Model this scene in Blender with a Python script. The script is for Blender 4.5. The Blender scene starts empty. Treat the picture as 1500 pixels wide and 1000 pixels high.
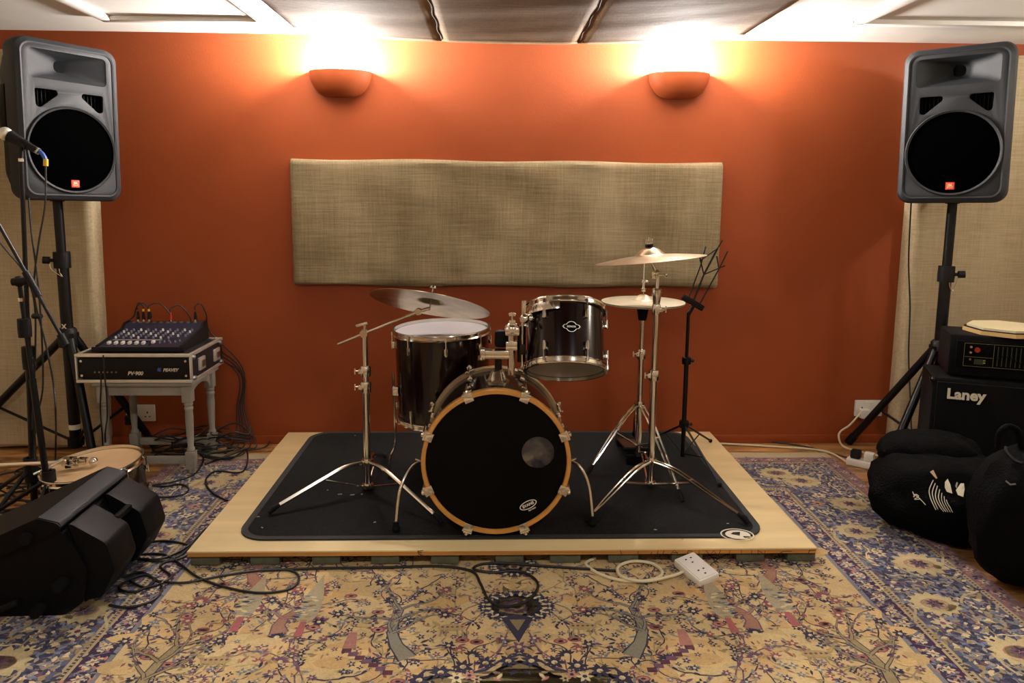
import bpy, bmesh, math, random
from mathutils import Matrix, Vector
random.seed(7)
S = bpy.context.scene
C = S.collection
# ------------------------------------------------------------------ camera
F_PX, PX0, PY0, HC = 1083.0, 750.0, 437.0, 1.32
TILT, YAW, ROLL = math.radians(8.0), math.radians(1.7), math.radians(0.45)
FW = Vector((math.sin(YAW)*math.cos(TILT), math.cos(YAW)*math.cos(TILT), -math.sin(TILT)))
_r = Vector((math.cos(YAW), -math.sin(YAW), 0)); _u = _r.cross(FW)
RT = _r*math.cos(ROLL) + _u*math.sin(ROLL); UP = _u*math.cos(ROLL) - _r*math.sin(ROLL)
CAM = Vector((0, 0, HC))
cd = bpy.data.cameras.new('camera'); cam = bpy.data.objects.new('camera', cd); C.objects.link(cam)
cd.sensor_width = 36; cd.lens = F_PX/1500*36; cd.shift_y = -(500-PY0)/1500; cd.clip_start = .05
m = Matrix((RT, UP, -FW)).transposed().to_4x4(); m.translation = CAM; cam.matrix_world = m
S.camera = cam
def ray(x, y): return FW + RT*((x-PX0)/F_PX) - UP*((y-PY0)/F_PX)
def G(x, y, z=0.0):                       # the point at height z seen at photo pixel x, y
    d = ray(x, y); return CAM + d*((z-HC)/d.z)
def P(x, y, Y):                           # the point at distance Y seen at photo pixel x, y
    d = ray(x, y); return CAM + d*(Y/d.y)
# ------------------------------------------------------------------ world, exposure
w = bpy.data.worlds.new('world'); S.world = w; w.use_nodes = True
w.node_tree.nodes['Background'].inputs[0].default_value = (1, .93, .85, 1)
w.node_tree.nodes['Background'].inputs[1].default_value = 0.02
S.view_settings.view_transform = 'Standard'; S.view_settings.look = 'None'
S.view_settings.exposure = -1.2; S.view_settings.gamma = 1.0; S.view_settings.use_curve_mapping = False
E_BACK, E_SIDE, E_REAR, E_CEIL = 560.0, 120.0, 30.0, 38.0          # lamp power; the rear wall and ceiling lamps are added fill
LAMP_COL = (1.0, .965, .915)
W = 3.82; XL, XR, YB, ZC = -2.78, 3.05, -2.2, 2.095
# ------------------------------------------------------------------ materials
def srgb(r, g, b):
    f = lambda c: (c/255/12.92 if c/255 <= .04045 else ((c/255+.055)/1.055)**2.4)
    return (f(r), f(g), f(b), 1)
MATS = {}
def mat(name, col, rough=.5, metal=0.0, var=0.0, scale=8.0, stretch=(1, 1, 1), bump=0.0, bscale=None, spec=.5, coat=0.0, emit=None, col2=None, sheen=0.0):
    if name in MATS: return MATS[name]
    m = bpy.data.materials.new(name); m.use_nodes = True; MATS[name] = m
    nt = m.node_tree; N, L = nt.nodes, nt.links; b = N['Principled BSDF']
    b.inputs['Roughness'].default_value = rough; b.inputs['Metallic'].default_value = metal
    b.inputs['Specular IOR Level'].default_value = spec; b.inputs['Coat Weight'].default_value = coat
    b.inputs['Sheen Weight'].default_value = sheen
    tc = N.new('ShaderNodeTexCoord'); mp = N.new('ShaderNodeMapping'); mp.inputs['Scale'].default_value = stretch
    L.new(tc.outputs['Object'], mp.inputs['Vector'])
    nz = N.new('ShaderNodeTexNoise'); nz.inputs['Scale'].default_value = scale; nz.inputs['Detail'].default_value = 5
    L.new(mp.outputs['Vector'], nz.inputs['Vector'])
    cr = N.new('ShaderNodeValToRGB'); L.new(nz.outputs['Fac'], cr.inputs['Fac'])
    c2 = col2 if col2 else tuple(c*(1-var) for c in col[:3])+(1,)
    c1 = col if col2 else tuple(min(1, c*(1+var*.6)) for c in col[:3])+(1,)
    cr.color_ramp.elements[0].position = .32; cr.color_ramp.elements[1].position = .68
    cr.color_ramp.elements[0].color = c2; cr.color_ramp.elements[1].color = c1
    L.new(cr.outputs['Color'], b.inputs['Base Color'])
    if bump:
        bp = N.new('ShaderNodeBump'); bp.inputs['Strength'].default_value = bump; bp.inputs['Distance'].default_value = .01
        n2 = N.new('ShaderNodeTexNoise'); n2.inputs['Scale'].default_value = bscale or scale*4; n2.inputs['Detail'].default_value = 4
        L.new(mp.outputs['Vector'], n2.inputs['Vector']); L.new(n2.outputs['Fac'], bp.inputs['Height']); L.new(bp.outputs['Normal'], b.inputs['Normal'])
    if emit:
        b.inputs['Emission Color'].default_value = emit[0]; b.inputs['Emission Strength'].default_value = emit[1]
    return m
def burlap(name, c1, c2, c3, blotch=2.2):
    m = bpy.data.materials.new(name); m.use_nodes = True; MATS[name] = m
    nt = m.node_tree; N, L = nt.nodes, nt.links; b = N['Principled BSDF']
    b.inputs['Roughness'].default_value = .9; b.inputs['Specular IOR Level'].default_value = .15
    tc = N.new('ShaderNodeTexCoord')
    def nz(scale, st, det=4):
        mp = N.new('ShaderNodeMapping'); mp.inputs['Scale'].default_value = st; L.new(tc.outputs['Object'], mp.inputs['Vector'])
        n = N.new('ShaderNodeTexNoise'); n.inputs['Scale'].default_value = scale; n.inputs['Detail'].default_value = det
        L.new(mp.outputs['Vector'], n.inputs['Vector']); return n.outputs['Fac']
    def mth(op, a, bb):
        k = N.new('ShaderNodeMath'); k.operation = op
        for i, v in enumerate((a, bb)):
            if isinstance(v, (int, float)): k.inputs[i].default_value = v
            else: L.new(v, k.inputs[i])
        return k.outputs[0]
    hor = nz(10, (.6, 6, 14)); ver = nz(10, (14, 6, .6)); blo = nz(blotch, (1.4, 1, .55), 3); fine = nz(260, (1, 1, 1), 2)
    weave = mth('ADD', mth('MULTIPLY', hor, .45), mth('ADD', mth('MULTIPLY', ver, .3), mth('MULTIPLY', fine, .25)))
    fac = mth('ADD', mth('MULTIPLY', weave, .55), mth('MULTIPLY', blo, .45))
    cr = N.new('ShaderNodeValToRGB'); L.new(fac, cr.inputs['Fac'])
    e = cr.color_ramp.elements; e[0].position = .36; e[0].color = c1; e[1].position = .64; e[1].color = c3
    k = e.new(.5); k.color = c2
    L.new(cr.outputs['Color'], b.inputs['Base Color'])
    bp = N.new('ShaderNodeBump'); bp.inputs['Strength'].default_value = .35; bp.inputs['Distance'].default_value = .004
    L.new(weave, bp.inputs['Height']); L.new(bp.outputs['Normal'], b.inputs['Normal'])
    return m
BLK = srgb(10, 10, 11)
M_wall = mat('rust_paint', srgb(144, 66, 27), .62, var=.07, scale=2.5, bump=.06, bscale=180, spec=.3)
M_white = mat('white_paint', srgb(226, 222, 214), .7, var=.03, bump=.03, bscale=60)
M_plainwall = mat('cream_paint', srgb(196, 178, 150), .8, var=.04)
M_chrome = mat('chrome', (.80, .77, .70, 1), .14, 1.0, var=.05)
M_brass = mat('bronze_cymbal', (.50, .42, .28, 1), .30, 1.0, var=.25, scale=14, stretch=(1, 1, 1))
M_hat = mat('pale_bronze', (.84, .79, .60, 1), .45, .75, var=.15, scale=10)
M_steel = mat('grey_metal', (.34, .33, .31, 1), .32, 1.0, var=.2)
M_black = mat('black_plastic', BLK, .5, var=.25, scale=40, bump=.1, bscale=300, spec=.25)
M_blackmetal = mat('black_metal', srgb(6, 6, 7), .38, var=.2, scale=20, spec=.3)
M_rubber = mat('black_rubber', srgb(6, 6, 7), .8, var=.2, spec=.2)
M_spkgrey = mat('charcoal_speaker_plastic', srgb(31, 33, 36), .6, var=.10, scale=30, bump=.15, bscale=500, spec=.35)
M_spkblack = mat('speaker_body_plastic', srgb(9, 9, 11), .5, var=.2, scale=30, bump=.12, bscale=400, spec=.12)
M_grille = mat('grille_mesh', srgb(2, 2, 2), .8, var=.4, scale=300, bump=.3, bscale=900, spec=.0)
M_orange = mat('orange_badge', srgb(232, 74, 34), .5, var=.03)
M_print = mat('pale_print', srgb(222, 214, 190), .6, var=.05)
M_hole = mat('deep_black', srgb(4, 4, 4), .9, spec=.1)
M_lacquer = mat('dark_cherry_lacquer', srgb(20, 5, 5), .16, var=.35, scale=6, stretch=(1, 1, .15), spec=.35, coat=.25)
M_hoopwood = mat('maple_hoop', srgb(198, 138, 62), .35, var=.18, scale=12, coat=.3)
M_headblack = mat('black_drum_head', srgb(2, 2, 2), .45, var=.2, spec=.10)
M_headwhite = mat('clear_coated_head', srgb(188, 190, 196), .35, var=.06)
M_headgrey = mat('cloudy_resonant_head', srgb(150, 142, 130), .3, var=.1)
M_headtan = mat('tan_drum_head', srgb(206, 174, 132), .4, var=.1, scale=7)
M_ply = mat('plywood_face', srgb(226, 204, 152), .55, var=.10, scale=5, stretch=(.4, 3, 1), bump=.04)
M_plyedge = mat('plywood_edge', srgb(190, 132, 62), .6, var=.25, scale=16, stretch=(.3, 1, 12))
M_foam = mat('grey_green_foam', srgb(92, 92, 72), .9, var=.2, scale=30, bump=.2)
M_mat = mat('black_carpet', srgb(23, 23, 23), .95, var=.6, scale=110, bump=.6, bscale=500, spec=.15)
M_bind = mat('mat_binding', srgb(31, 31, 31), .8, var=.2, scale=60, bump=.3)
M_ink = mat('black_ink', srgb(30, 20, 14), .8)
M_tablep = mat('worn_grey_paint', srgb(150, 146, 136), .6, var=.2, scale=9, bump=.1)
M_alu = mat('aluminium_edge', (.82, .79, .70, 1), .42, .7, var=.15)
M_caseblk = mat('black_laminate', srgb(14, 13, 16), .5, var=.2, scale=40)
M_mixer = mat('dark_blue_panel', srgb(24, 25, 44), .45, var=.2, scale=30)
M_knob = mat('grey_knob', srgb(120, 124, 140), .45, var=.1)
M_cap = mat('white_cap', srgb(228, 226, 220), .4, var=.03)
M_wplastic = mat('white_plastic', srgb(236, 232, 220), .4, var=.03)
M_cable = mat('black_cable', srgb(14, 14, 15), .5, var=.1)
M_wcable = mat('cream_cable', srgb(216, 204, 168), .5, var=.05)
M_yellow = mat('yellow_tape', srgb(226, 184, 40), .5)
M_red = mat('red_plastic', srgb(210, 30, 24), .4)
M_blue = mat('blue_plastic', srgb(50, 90, 170), .4)
M_tan = mat('tan_pillow', srgb(190, 140, 74), .9, var=.2, scale=10)
M_bag = mat('black_nylon', srgb(6, 6, 7), .8, var=.3, scale=60, bump=.35, bscale=120, spec=.06)
M_bag2 = mat('charcoal_nylon', srgb(20, 20, 22), .7, var=.25, scale=60, bump=.3, bscale=200, spec=.2)
M_tolex = mat('black_tolex', srgb(6, 6, 7), .6, var=.3, scale=80, bump=.4, bscale=400, spec=.12)
M_clothgrille = mat('black_grille_cloth', srgb(3, 3, 4), .9, var=.4, scale=200, bump=.3, bscale=600, spec=.15)
M_ampgreen = mat('dim_green_panel', srgb(38, 46, 24), .5, var=.3)
M_gold = mat('gold_line', srgb(120, 112, 70), .5)
M_padwood = mat('pale_birch', srgb(214, 178, 118), .5, var=.12, scale=6)
M_padtop = mat('cream_rubber_pad', srgb(216, 204, 164), .7, var=.06)
M_bulb = mat('lamp_bulb', (1, .9, .7, 1), .5, emit=((1, .86, .62, 1), 30))
M_chip = mat('pale_splinter', srgb(190, 180, 160), .8)
burlap('burlap_dark', srgb(106, 93, 68), srgb(144, 129, 100), srgb(178, 163, 132))
burlap('burlap_light', srgb(150, 132, 100), srgb(178, 162, 130), srgb(200, 186, 156), 1.2)
burlap('burlap_ceiling', srgb(92, 72, 50), srgb(114, 92, 67), srgb(138, 117, 90), 1.6)
def film_mat():
    m = bpy.data.materials.new('clear_film'); m.use_nodes = True; N, L = m.node_tree.nodes, m.node_tree.links
    N.remove(N['Principled BSDF']); t = N.new('ShaderNodeBsdfTransparent'); t.inputs[0].default_value = (.9, .9, .9, 1)
    g = N.new('ShaderNodeBsdfGlossy'); g.inputs['Roughness'].default_value = .06
    mx = N.new('ShaderNodeMixShader'); mx.inputs[0].default_value = .13
    L.new(t.outputs[0], mx.inputs[1]); L.new(g.outputs[0], mx.inputs[2]); L.new(mx.outputs[0], N['Material Output'].inputs[0]); return m
M_film = film_mat()
def wood_mat():
    m = bpy.data.materials.new('laminate_wood'); m.use_nodes = True; N, L = m.node_tree.nodes, m.node_tree.links; b = N['Principled BSDF']
    b.inputs['Roughness'].default_value = .38
    tc = N.new('ShaderNodeTexCoord'); oi = N.new('ShaderNodeObjectInfo')
    ad = N.new('ShaderNodeVectorMath'); ad.operation = 'ADD'; L.new(tc.outputs['Object'], ad.inputs[0]); L.new(oi.outputs['Random'], ad.inputs[1])
    mp = N.new('ShaderNodeMapping'); mp.inputs['Scale'].default_value = (1.2, 9, 1); L.new(ad.outputs[0], mp.inputs['Vector'])
    nz = N.new('ShaderNodeTexNoise'); nz.inputs['Scale'].default_value = 3.2; nz.inputs['Detail'].default_value = 7; nz.inputs['Distortion'].default_value = .6
    L.new(mp.outputs['Vector'], nz.inputs['Vector'])
    cr = N.new('ShaderNodeValToRGB'); e = cr.color_ramp.elements; e[0].position = .34; e[0].color = srgb(120, 78, 38); e[1].position = .66; e[1].color = srgb(196, 146, 88)
    L.new(nz.outputs['Fac'], cr.inputs['Fac'])
    hs = N.new('ShaderNodeHueSaturation'); L.new(cr.outputs['Color'], hs.inputs['Color'])
    mr = N.new('ShaderNodeMapRange'); L.new(oi.outputs['Random'], mr.inputs['Value']); mr.inputs['To Min'].default_value = .85; mr.inputs['To Max'].default_value = 1.1
    L.new(mr.outputs[0], hs.inputs['Value']); L.new(hs.outputs['Color'], b.inputs['Base Color']); return m
M_wood = wood_mat()
# ------------------------------------------------------------------ mesh helpers
def axis_mat(p, z, x=None):
    z = Vector(z).normalized(); x = Vector(x) if x is not None else (Vector((1, 0, 0)) if abs(z.x) < .9 else Vector((0, 1, 0)))
    x = (x - z*x.dot(z)).normalized(); y = z.cross(x)
    m = Matrix((x, y, z)).transposed().to_4x4(); m.translation = Vector(p); return m
WM = {}                                   # world matrix of everything built so far
class MB:
    def __init__(s): s.v = []; s.f = []
    def add(s, vs, fs, M=None):
        o = len(s.v); s.v += [tuple(M @ Vector(p)) if M is not None else tuple(p) for p in vs]; s.f += [tuple(i+o for i in q) for q in fs]; return s
    def box(s, c, d, M=None, bev=0.0):
        x, y, z = d[0]/2, d[1]/2, d[2]/2
        if bev <= 0:
            vs = [(c[0]+a*x, c[1]+b*y, c[2]+e*z) for a in (-1, 1) for b in (-1, 1) for e in (-1, 1)]
            return s.add(vs, [(0, 1, 3, 2), (4, 6, 7, 5), (0, 4, 5, 1), (2, 3, 7, 6), (0, 2, 6, 4), (1, 5, 7, 3)], M)
        bm = bmesh.new(); bmesh.ops.create_cube(bm, size=1)
        for v in bm.verts: v.co = Vector((v.co.x*d[0]+c[0], v.co.y*d[1]+c[1], v.co.z*d[2]+c[2]))
        bmesh.ops.bevel(bm, geom=bm.edges[:], offset=bev, segments=2, profile=.6, affect='EDGES', clamp_overlap=True)
        return s.addbm(bm, M)
    def addbm(s, bm, M=None):
        bm.verts.index_update(); s.add([tuple(v.co) for v in bm.verts], [tuple(v.index for v in f.verts) for f in bm.faces], M); bm.free(); return s
    def lathe(s, prof, M=None, n=24, a0=0.0, a1=2*math.pi):
        full = abs(a1-a0-2*math.pi) < 1e-6; k = n if full else n+1; vs = []; fs = []
        for i in range(k):
            a = a0+(a1-a0)*i/n
            vs += [(r*math.cos(a), r*math.sin(a), z) for r, z in prof]
        q = len(prof)
        for i in range(n):
            j = (i+1) % k
            for t in range(q-1): fs.append((i*q+t, j*q+t, j*q+t+1, i*q+t+1))
        return s.add(vs, fs, M)
    def cyl(s, a, b, r, r2=None, n=12, caps=True):
        a, b = Vector(a), Vector(b); L = (b-a).length; r2 = r if r2 is None else r2
        pr = ([(0, 0)] if caps else [])+[(r, 0), (r2, L)]+([(0, L)] if caps else [])
        return s.lathe(pr, axis_mat(a, b-a), n)
    def ball(s, c, r, n=12, sc=(1, 1, 1), M=None):
        pr = [(max(0, r*math.sin(math.pi*i/(n//2))), -r*math.cos(math.pi*i/(n//2))) for i in range(n//2+1)]
        return s.lathe(pr, (M or Matrix()) @ Matrix.Translation(c) @ Matrix.Diagonal((*sc, 1)), n)
    def tube(s, pts, r, n=8, closed=False):
        pts = [Vector(p) for p in pts]; k = len(pts); vs = []; fs = []; prev = None
        for i, p in enumerate(pts):
            t = (pts[(i+1) % k]-pts[i-1]) if closed else (pts[min(i+1, k-1)]-pts[max(i-1, 0)])
            if t.length < 1e-9: t = Vector((0, 0, 1))
            t.normalize()
            if prev is None: x = t.orthogonal().normalized()
            else:
                x = prev-t*prev.dot(t); x = x.normalized() if x.length > 1e-6 else t.orthogonal().normalized()
            prev = x; y = t.cross(x); rr = r[i] if isinstance(r, (list, tuple)) else r
            vs += [tuple(p+x*rr*math.cos(2*math.pi*j/n)+y*rr*math.sin(2*math.pi*j/n)) for j in range(n)]
        for i in range(k if closed else k-1):
            a, b = i*n, ((i+1) % k)*n
            for j in range(n): fs.append((a+j, a+(j+1) % n, b+(j+1) % n, b+j))
        if not closed: fs.append(tuple(range(n-1, -1, -1))); fs.append(tuple((k-1)*n+j for j in range(n)))
        return s.add(vs, fs)
    def loft(s, rings, M=None, cap0=True, cap1=True):
        q = len(rings[0]); vs = [p for r in rings for p in r]; fs = []
        for i in range(len(rings)-1):
            for j in range(q): fs.append((i*q+j, i*q+(j+1) % q, (i+1)*q+(j+1) % q, (i+1)*q+j))
        if cap0: fs.append(tuple(range(q-1, -1, -1)))
        if cap1: fs.append(tuple((len(rings)-1)*q+j for j in range(q)))
        return s.add(vs, fs, M)
    def prism(s, poly, z0, z1, M=None): return s.loft([[(x, y, z0) for x, y in poly], [(x, y, z1) for x, y in poly]], M)
    def mesh(s, me, M=None): return s.add([tuple(v.co) for v in me.vertices], [tuple(p.vertices) for p in me.polygons], M)
    def build(s, name, mt, parent=None, world=False, ang=38, smooth=True):
        vs = s.v
        if world and parent is not None:
            inv = WM[parent.name].inverted(); vs = [tuple(inv @ Vector(p)) for p in vs]
        me = bpy.data.meshes.new(name); me.from_pydata(vs, [], s.f); me.validate()
        bm = bmesh.new(); bm.from_mesh(me); bmesh.ops.remove_doubles(bm, verts=bm.verts, dist=1e-6); bmesh.ops.recalc_face_normals(bm, faces=bm.faces); bm.to_mesh(me); bm.free()
        if smooth:
            me.shade_smooth(); me.set_sharp_from_angle(angle=math.radians(ang))
        me.materials.append(mt); o = bpy.data.objects.new(name, me); C.objects.link(o)
        if parent is not None: o.parent = parent; WM[o.name] = WM[parent.name]
        else: WM[o.name] = Matrix()
        return o
def tag(o, label, cat, group=None):
    o['label'] = label; o['category'] = cat
    if group: o['group'] = group
    return o
def thing(name, label, cat, M=None, group=None):
    o = bpy.data.objects.new(name, None); C.objects.link(o); o.empty_display_size = .05
    M = M if isinstance(M, Matrix) else Matrix.Translation(M or (0, 0, 0)); o.matrix_world = M; WM[o.name] = M.copy()
    return tag(o, label, cat, group)
def struct(o): o['kind'] = 'structure'; return o
def spline(pts, k=6, closed=False):
    pts = [Vector(p) for p in pts]; n = len(pts); out = []
    for i in range(n if closed else n-1):
        p0, p1, p2, p3 = (pts[(i-1) % n], pts[i], pts[(i+1) % n], pts[(i+2) % n]) if closed else (pts[max(i-1, 0)], pts[i], pts[i+1], pts[min(i+2, n-1)])
        for j in range(k):
            t = j/k; out.append(.5*((2*p1)+(p2-p0)*t+(2*p0-5*p1+4*p2-p3)*t*t+(3*p1-p0-3*p2+p3)*t**3))
    if not closed: out.append(pts[-1])
    return out
def rrect(w, h, r, n=5, z=None, cx=0, cy=0):
    out = []
    for sx, sy, a0 in ((1, 1, 0), (-1, 1, 90), (-1, -1, 180), (1, -1, 270)):
        for i in range(n+1):
            a = math.radians(a0+90*i/n); p = (cx+sx*(w/2-r)+r*math.cos(a), cy+sy*(h/2-r)+r*math.sin(a)); out.append(p if z is None else (*p, z))
    return out
def rounded(poly, r, n=4):
    out = []; k = len(poly)
    for i in range(k):
        a, b, c = Vector(poly[i-1]), Vector(poly[i]), Vector(poly[(i+1) % k]); p = b+(a-b).normalized()*r; q = b+(c-b).normalized()*r
        for j in range(n+1):
            t = j/n; out.append(tuple((1-t)**2*p+2*t*(1-t)*b+t*t*q))
    return out
def curve_mesh(cu):
    o = bpy.data.objects.new('tmp', cu); C.objects.link(o); dg = bpy.context.evaluated_depsgraph_get(); dg.update()
    me = bpy.data.meshes.new_from_object(o.evaluated_get(dg)); bpy.data.objects.remove(o); return me
def plate(outer, holes, th, bev=0.0):
    cu = bpy.data.curves.new('p', 'CURVE'); cu.dimensions = '2D'; cu.fill_mode = 'BOTH'; cu.extrude = th/2; cu.bevel_depth = bev; cu.bevel_resolution = 1
    for pl in [outer]+holes:
        sp = cu.splines.new('POLY'); sp.points.add(len(pl)-1); sp.use_cyclic_u = True
        for i, p in enumerate(pl): sp.points[i].co = (p[0], p[1], 0, 1)
    me = curve_mesh(cu); bpy.data.curves.remove(cu); return me
def text_mesh(txt, size, th=.0006, bold=0.0, shear=0.0):
    cu = bpy.data.curves.new('t', 'FONT'); cu.body = txt; cu.size = size; cu.extrude = th; cu.offset = bold; cu.shear = shear; cu.align_x = 'CENTER'; cu.align_y = 'CENTER'; cu.resolution_u = 3
    me = curve_mesh(cu); bpy.data.curves.remove(cu); return me
def one(name, mb, mt, label, cat, group=None): return tag(mb.build(name, mt), label, cat, group)
# ------------------------------------------------------------------ room shell
def wallbox(name, x0, x1, y0, y1, z0, z1, mt): return struct(MB().box(((x0+x1)/2, (y0+y1)/2, (z0+z1)/2), (x1-x0, y1-y0, z1-z0)).build(name, mt, smooth=False))
wallbox('wall_back', XL-.1, XR+.1, W, W+.1, -.05, ZC+.1, M_wall)
wallbox('wall_left', XL-.1, XL, YB-.1, W, -.05, ZC+.1, M_plainwall)
wallbox('wall_right', XR, XR+.1, YB-.1, W, -.05, ZC+.1, M_plainwall)
wallbox('wall_front', XL-.1, XR+.1, YB-.1, YB, -.05, ZC+.1, M_plainwall)
ceiling = wallbox('ceiling', XL-.1, XR+.1, YB-.1, W+.1, ZC, ZC+.1, M_white)
struct(MB().box(((XL+XR)/2, W-.006, .0225), (XR-XL, .012, .045), bev=.003).build('baseboard_back', M_wall))
floor = wallbox('floor', XL-.1, XR+.1, YB-.1, W+.1, -.08, -.012, M_hole)
pl = MB().box((0, 0, -.006), (1.196, .187, .012), bev=.0015).build('plank', M_wood, floor); first = True
for i, y in enumerate([W-.095-.19*k for k in range(32)]):
    for k in range(6):
        x = XL+.3+1.2*k-(i*.43 % 1.2)
        a, b = max(x-.598, XL), min(x+.598, XR)
        if b-a < .05: continue
        if first: o = pl; first = False
        else: o = pl.copy(); C.objects.link(o)
        o.location = ((a+b)/2, y, 0); o.scale = ((b-a)/1.196, 1, 1)
# ceiling hatches with moulded frames
def hatch(x0, x1, y0, y1, n):
    o = MB(); t, h = .05, .022
    o.box(((x0+x1)/2, y0, ZC-h/2), (x1-x0+t, t, h), bev=.006).box(((x0+x1)/2, y1, ZC-h/2), (x1-x0+t, t, h), bev=.006)
    o.box((x0, (y0+y1)/2, ZC-h/2), (t, y1-y0, h), bev=.006).box((x1, (y0+y1)/2, ZC-h/2), (t, y1-y0, h), bev=.006)
    return struct(o.build('trim_%d' % n, M_white))
hatch(-1.72, -1.02, 2.3, 3.50, 1); hatch(1.62, 2.5, 2.2, 3.36, 2)
# sagging burlap hung under the ceiling: three strips
DY = 3.45; dxa, dxb, dxc, dxd = P(432, 42, DY).x, P(647, 62, DY).x, P(846, 60, DY).x, P(1090, 42, DY).x; dze, dzm = P(432, 42, DY).z+.004, P(740, 62, DY).z
def drape_z(x, j):
    u = (x-(dxa+dxd)/2)/((dxd-dxa)/2); return dzm+(dze-dzm)*abs(u)**2.4+.0014*math.sin(j*.55+x*2)*(1-u*u)+.0006*math.sin(j*1.1+x*9)
def strip_cloth(x0, x1, y0=1.2, y1=DY):
    nx, ny = 16, 60; vs = []; fs = []
    for j in range(ny+1):
        for i in range(nx+1):
            t = i/nx; x = x0+(x1-x0)*t; pinch = .004*(math.exp(-((x-dxb)/.012)**2)+math.exp(-((x-dxc)/.012)**2))
            vs.append((x, y0+(y1-y0)*j/ny, drape_z(x, j)+pinch-(.004 if j == ny else 0)))
    for j in range(ny):
        for i in range(nx): a = j*(nx+1)+i; fs.append((a, a+1, a+nx+2, a+nx+1))
    return MB().add(vs, fs)
cl = thing('ceiling_drape', 'brown burlap cloth stretched in three sagging strips under the ceiling', 'drape', (.11, 2.5, ZC))
for x0, x1 in ((dxa, dxb), (dxb, dxc), (dxc, dxd)):
    o = strip_cloth(x0, x1).build('cloth_strip', MATS['burlap_ceiling'], cl, world=True)
    md = o.modifiers.new('t', 'SOLIDIFY'); md.thickness = .004; md.offset = 1
for xs in (dxb, dxc):
    MB().tube([(xs+.004*math.sin(j*.9), 1.2+(DY-1.2)*j/60, drape_z(xs, j)+.001) for j in range(61)], .0035, 6).build('seam', mat('dark_thread', srgb(48, 36, 24), .9), cl, world=True)
for xs in (dxa, dxd):
    for y in (1.4, 2.1, 2.8, 3.4): MB().cyl((xs+(.02 if xs < 0 else -.02), y, dze-.004), (xs+(.02 if xs < 0 else -.02), y, ZC), .003, n=6).build('hanging_hook', M_steel, cl, world=True)
# ------------------------------------------------------------------ acoustic panels
def padded(w, h, d, seed, amp=.006):
    rnd = random.Random(seed); nx, nz = 40, 24; ph = [(rnd.uniform(2, 7), rnd.uniform(1, 5), rnd.uniform(0, 6)) for _ in range(5)]
    def H(u, v):
        e = min(u, 1-u)*w; g = min(v, 1-v)*h; r = .022
        ed = -(max(0, r-e)**2)/r*.9-(max(0, r-g)**2)/r*.9
        return d+ed+amp*sum(math.sin(a*u*6+b*v*3+c) for a, b, c in ph)/5*min(1, e/.05)*min(1, g/.05)
    vs = []; fs = []
    us = [0, .004, .01, .02]+[.02+.96*i/nx for i in range(1, nx)]+[.98, .99, .996, 1]; ws = [0, .01, .025, .05]+[.05+.9*i/nz for i in range(1, nz)]+[.95, .975, .99, 1]
    for v in ws:
        for u in us:
            ex = .004*math.sin(u*17+v*3); vs.append(((u-.5)*w, -H(u, v), (v-.5)*h+(ex if v in (0, 1) else 0)))
    k = len(us)
    for j in range(len(ws)-1):
        for i in range(k-1): a = j*k+i; fs.append((a, a+1, a+k+1, a+k))
    o = len(vs); idx = [j for j in range(k)]+[r*k+k-1 for r in range(1, len(ws))]+[(len(ws)-1)*k+j for j in range(k-2, -1, -1)]+[r*k for r in range(len(ws)-2, 0, -1)]
    vs += [(vs[i][0], 0, vs[i][2]) for i in idx]; q = len(idx)
    for i in range(q): fs.append((idx[(i+1) % q], idx[i], o+i, o+(i+1) % q))
    fs.append(tuple(o+i for i in range(q)))
    return MB().add(vs, fs)
def panel(name, w, h, d, c, ry, mt, seed, label, amp=.006):
    o = padded(w, h, d, seed, amp).build(name, mt); o.matrix_world = Matrix.Translation(c) @ Matrix.Rotation(ry, 4, 'Y'); return tag(o, label, 'acoustic panel')
panel('acoustic_panel', 2.185, .635, .055, (.089, W-.001, 1.17), .0015, MATS['burlap_dark'], 3, 'wide burlap-covered acoustic panel hung on the rust wall between the lamps', .009)
panel('acoustic_panel', .78, 1.98, .10, (-2.362, W-.001, 1.003), .018, MATS['burlap_light'], 5, 'tall pale burlap acoustic panel beside the mixer table')
panel('acoustic_panel', .86, 2.02, .10, (2.583, W-.001, 1.015), 0, MATS['burlap_light'], 8, 'tall pale burlap acoustic panel behind the guitar amplifier')
# ------------------------------------------------------------------ wall lamps
def sconce(M, energy, label):
    t = thing('wall_lamp', label, 'lamp', M); n = 20
    prof = [(.155, 0), (.153, -.022), (.143, -.055), (.122, -.088), (.098, -.108), (.068, -.119), (0, -.123)]
    mb = MB(); sc = Matrix.Diagonal((1, .72, 1, 1)); mb.lathe(prof, sc, n, math.pi, 2*math.pi)
    inn = [(max(0, r-.008), z+.002 if r > 0 else z+.008) for r, z in prof[:-1]]+[(0, -.112)]; inn[0] = (.147, 0)
    mb.lathe(inn, sc, n, math.pi, 2*math.pi); mb.lathe([(.155, 0), (.147, 0)], sc, n, math.pi, 2*math.pi)
    mb.build('shade', M_wall, t); MB().box((0, -.004, -.055), (.2, .008, .08)).build('back_plate', M_white, t)
    MB().ball((0, -.055, -.045), .022).cyl((0, -.055, -.09), (0, -.055, -.06), .013).build('bulb', M_bulb, t)
    l = bpy.data.lights.new('bulb_light', 'POINT'); l.energy = energy; l.color = LAMP_COL; l.shadow_soft_size = .05
    lo = bpy.data.objects.new('bulb_light', l); C.objects.link(lo); lo.parent = t; lo.location = (0, -.06, .03); return t
sconce(Matrix.Translation((-.748, W, 1.915)), E_BACK, 'rust painted half-bowl wall lamp above the left end of the wide panel')
sconce(Matrix.Translation((.945, W, 1.925)), E_BACK, 'rust painted half-bowl wall lamp above the crash cymbal end of the wide panel')
sconce(Matrix.Translation((XR, 2.45, 1.92)) @ Matrix.Rotation(-math.pi/2, 4, 'Z'), E_SIDE, 'half-bowl wall lamp on the side wall by the amplifier')
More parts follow.
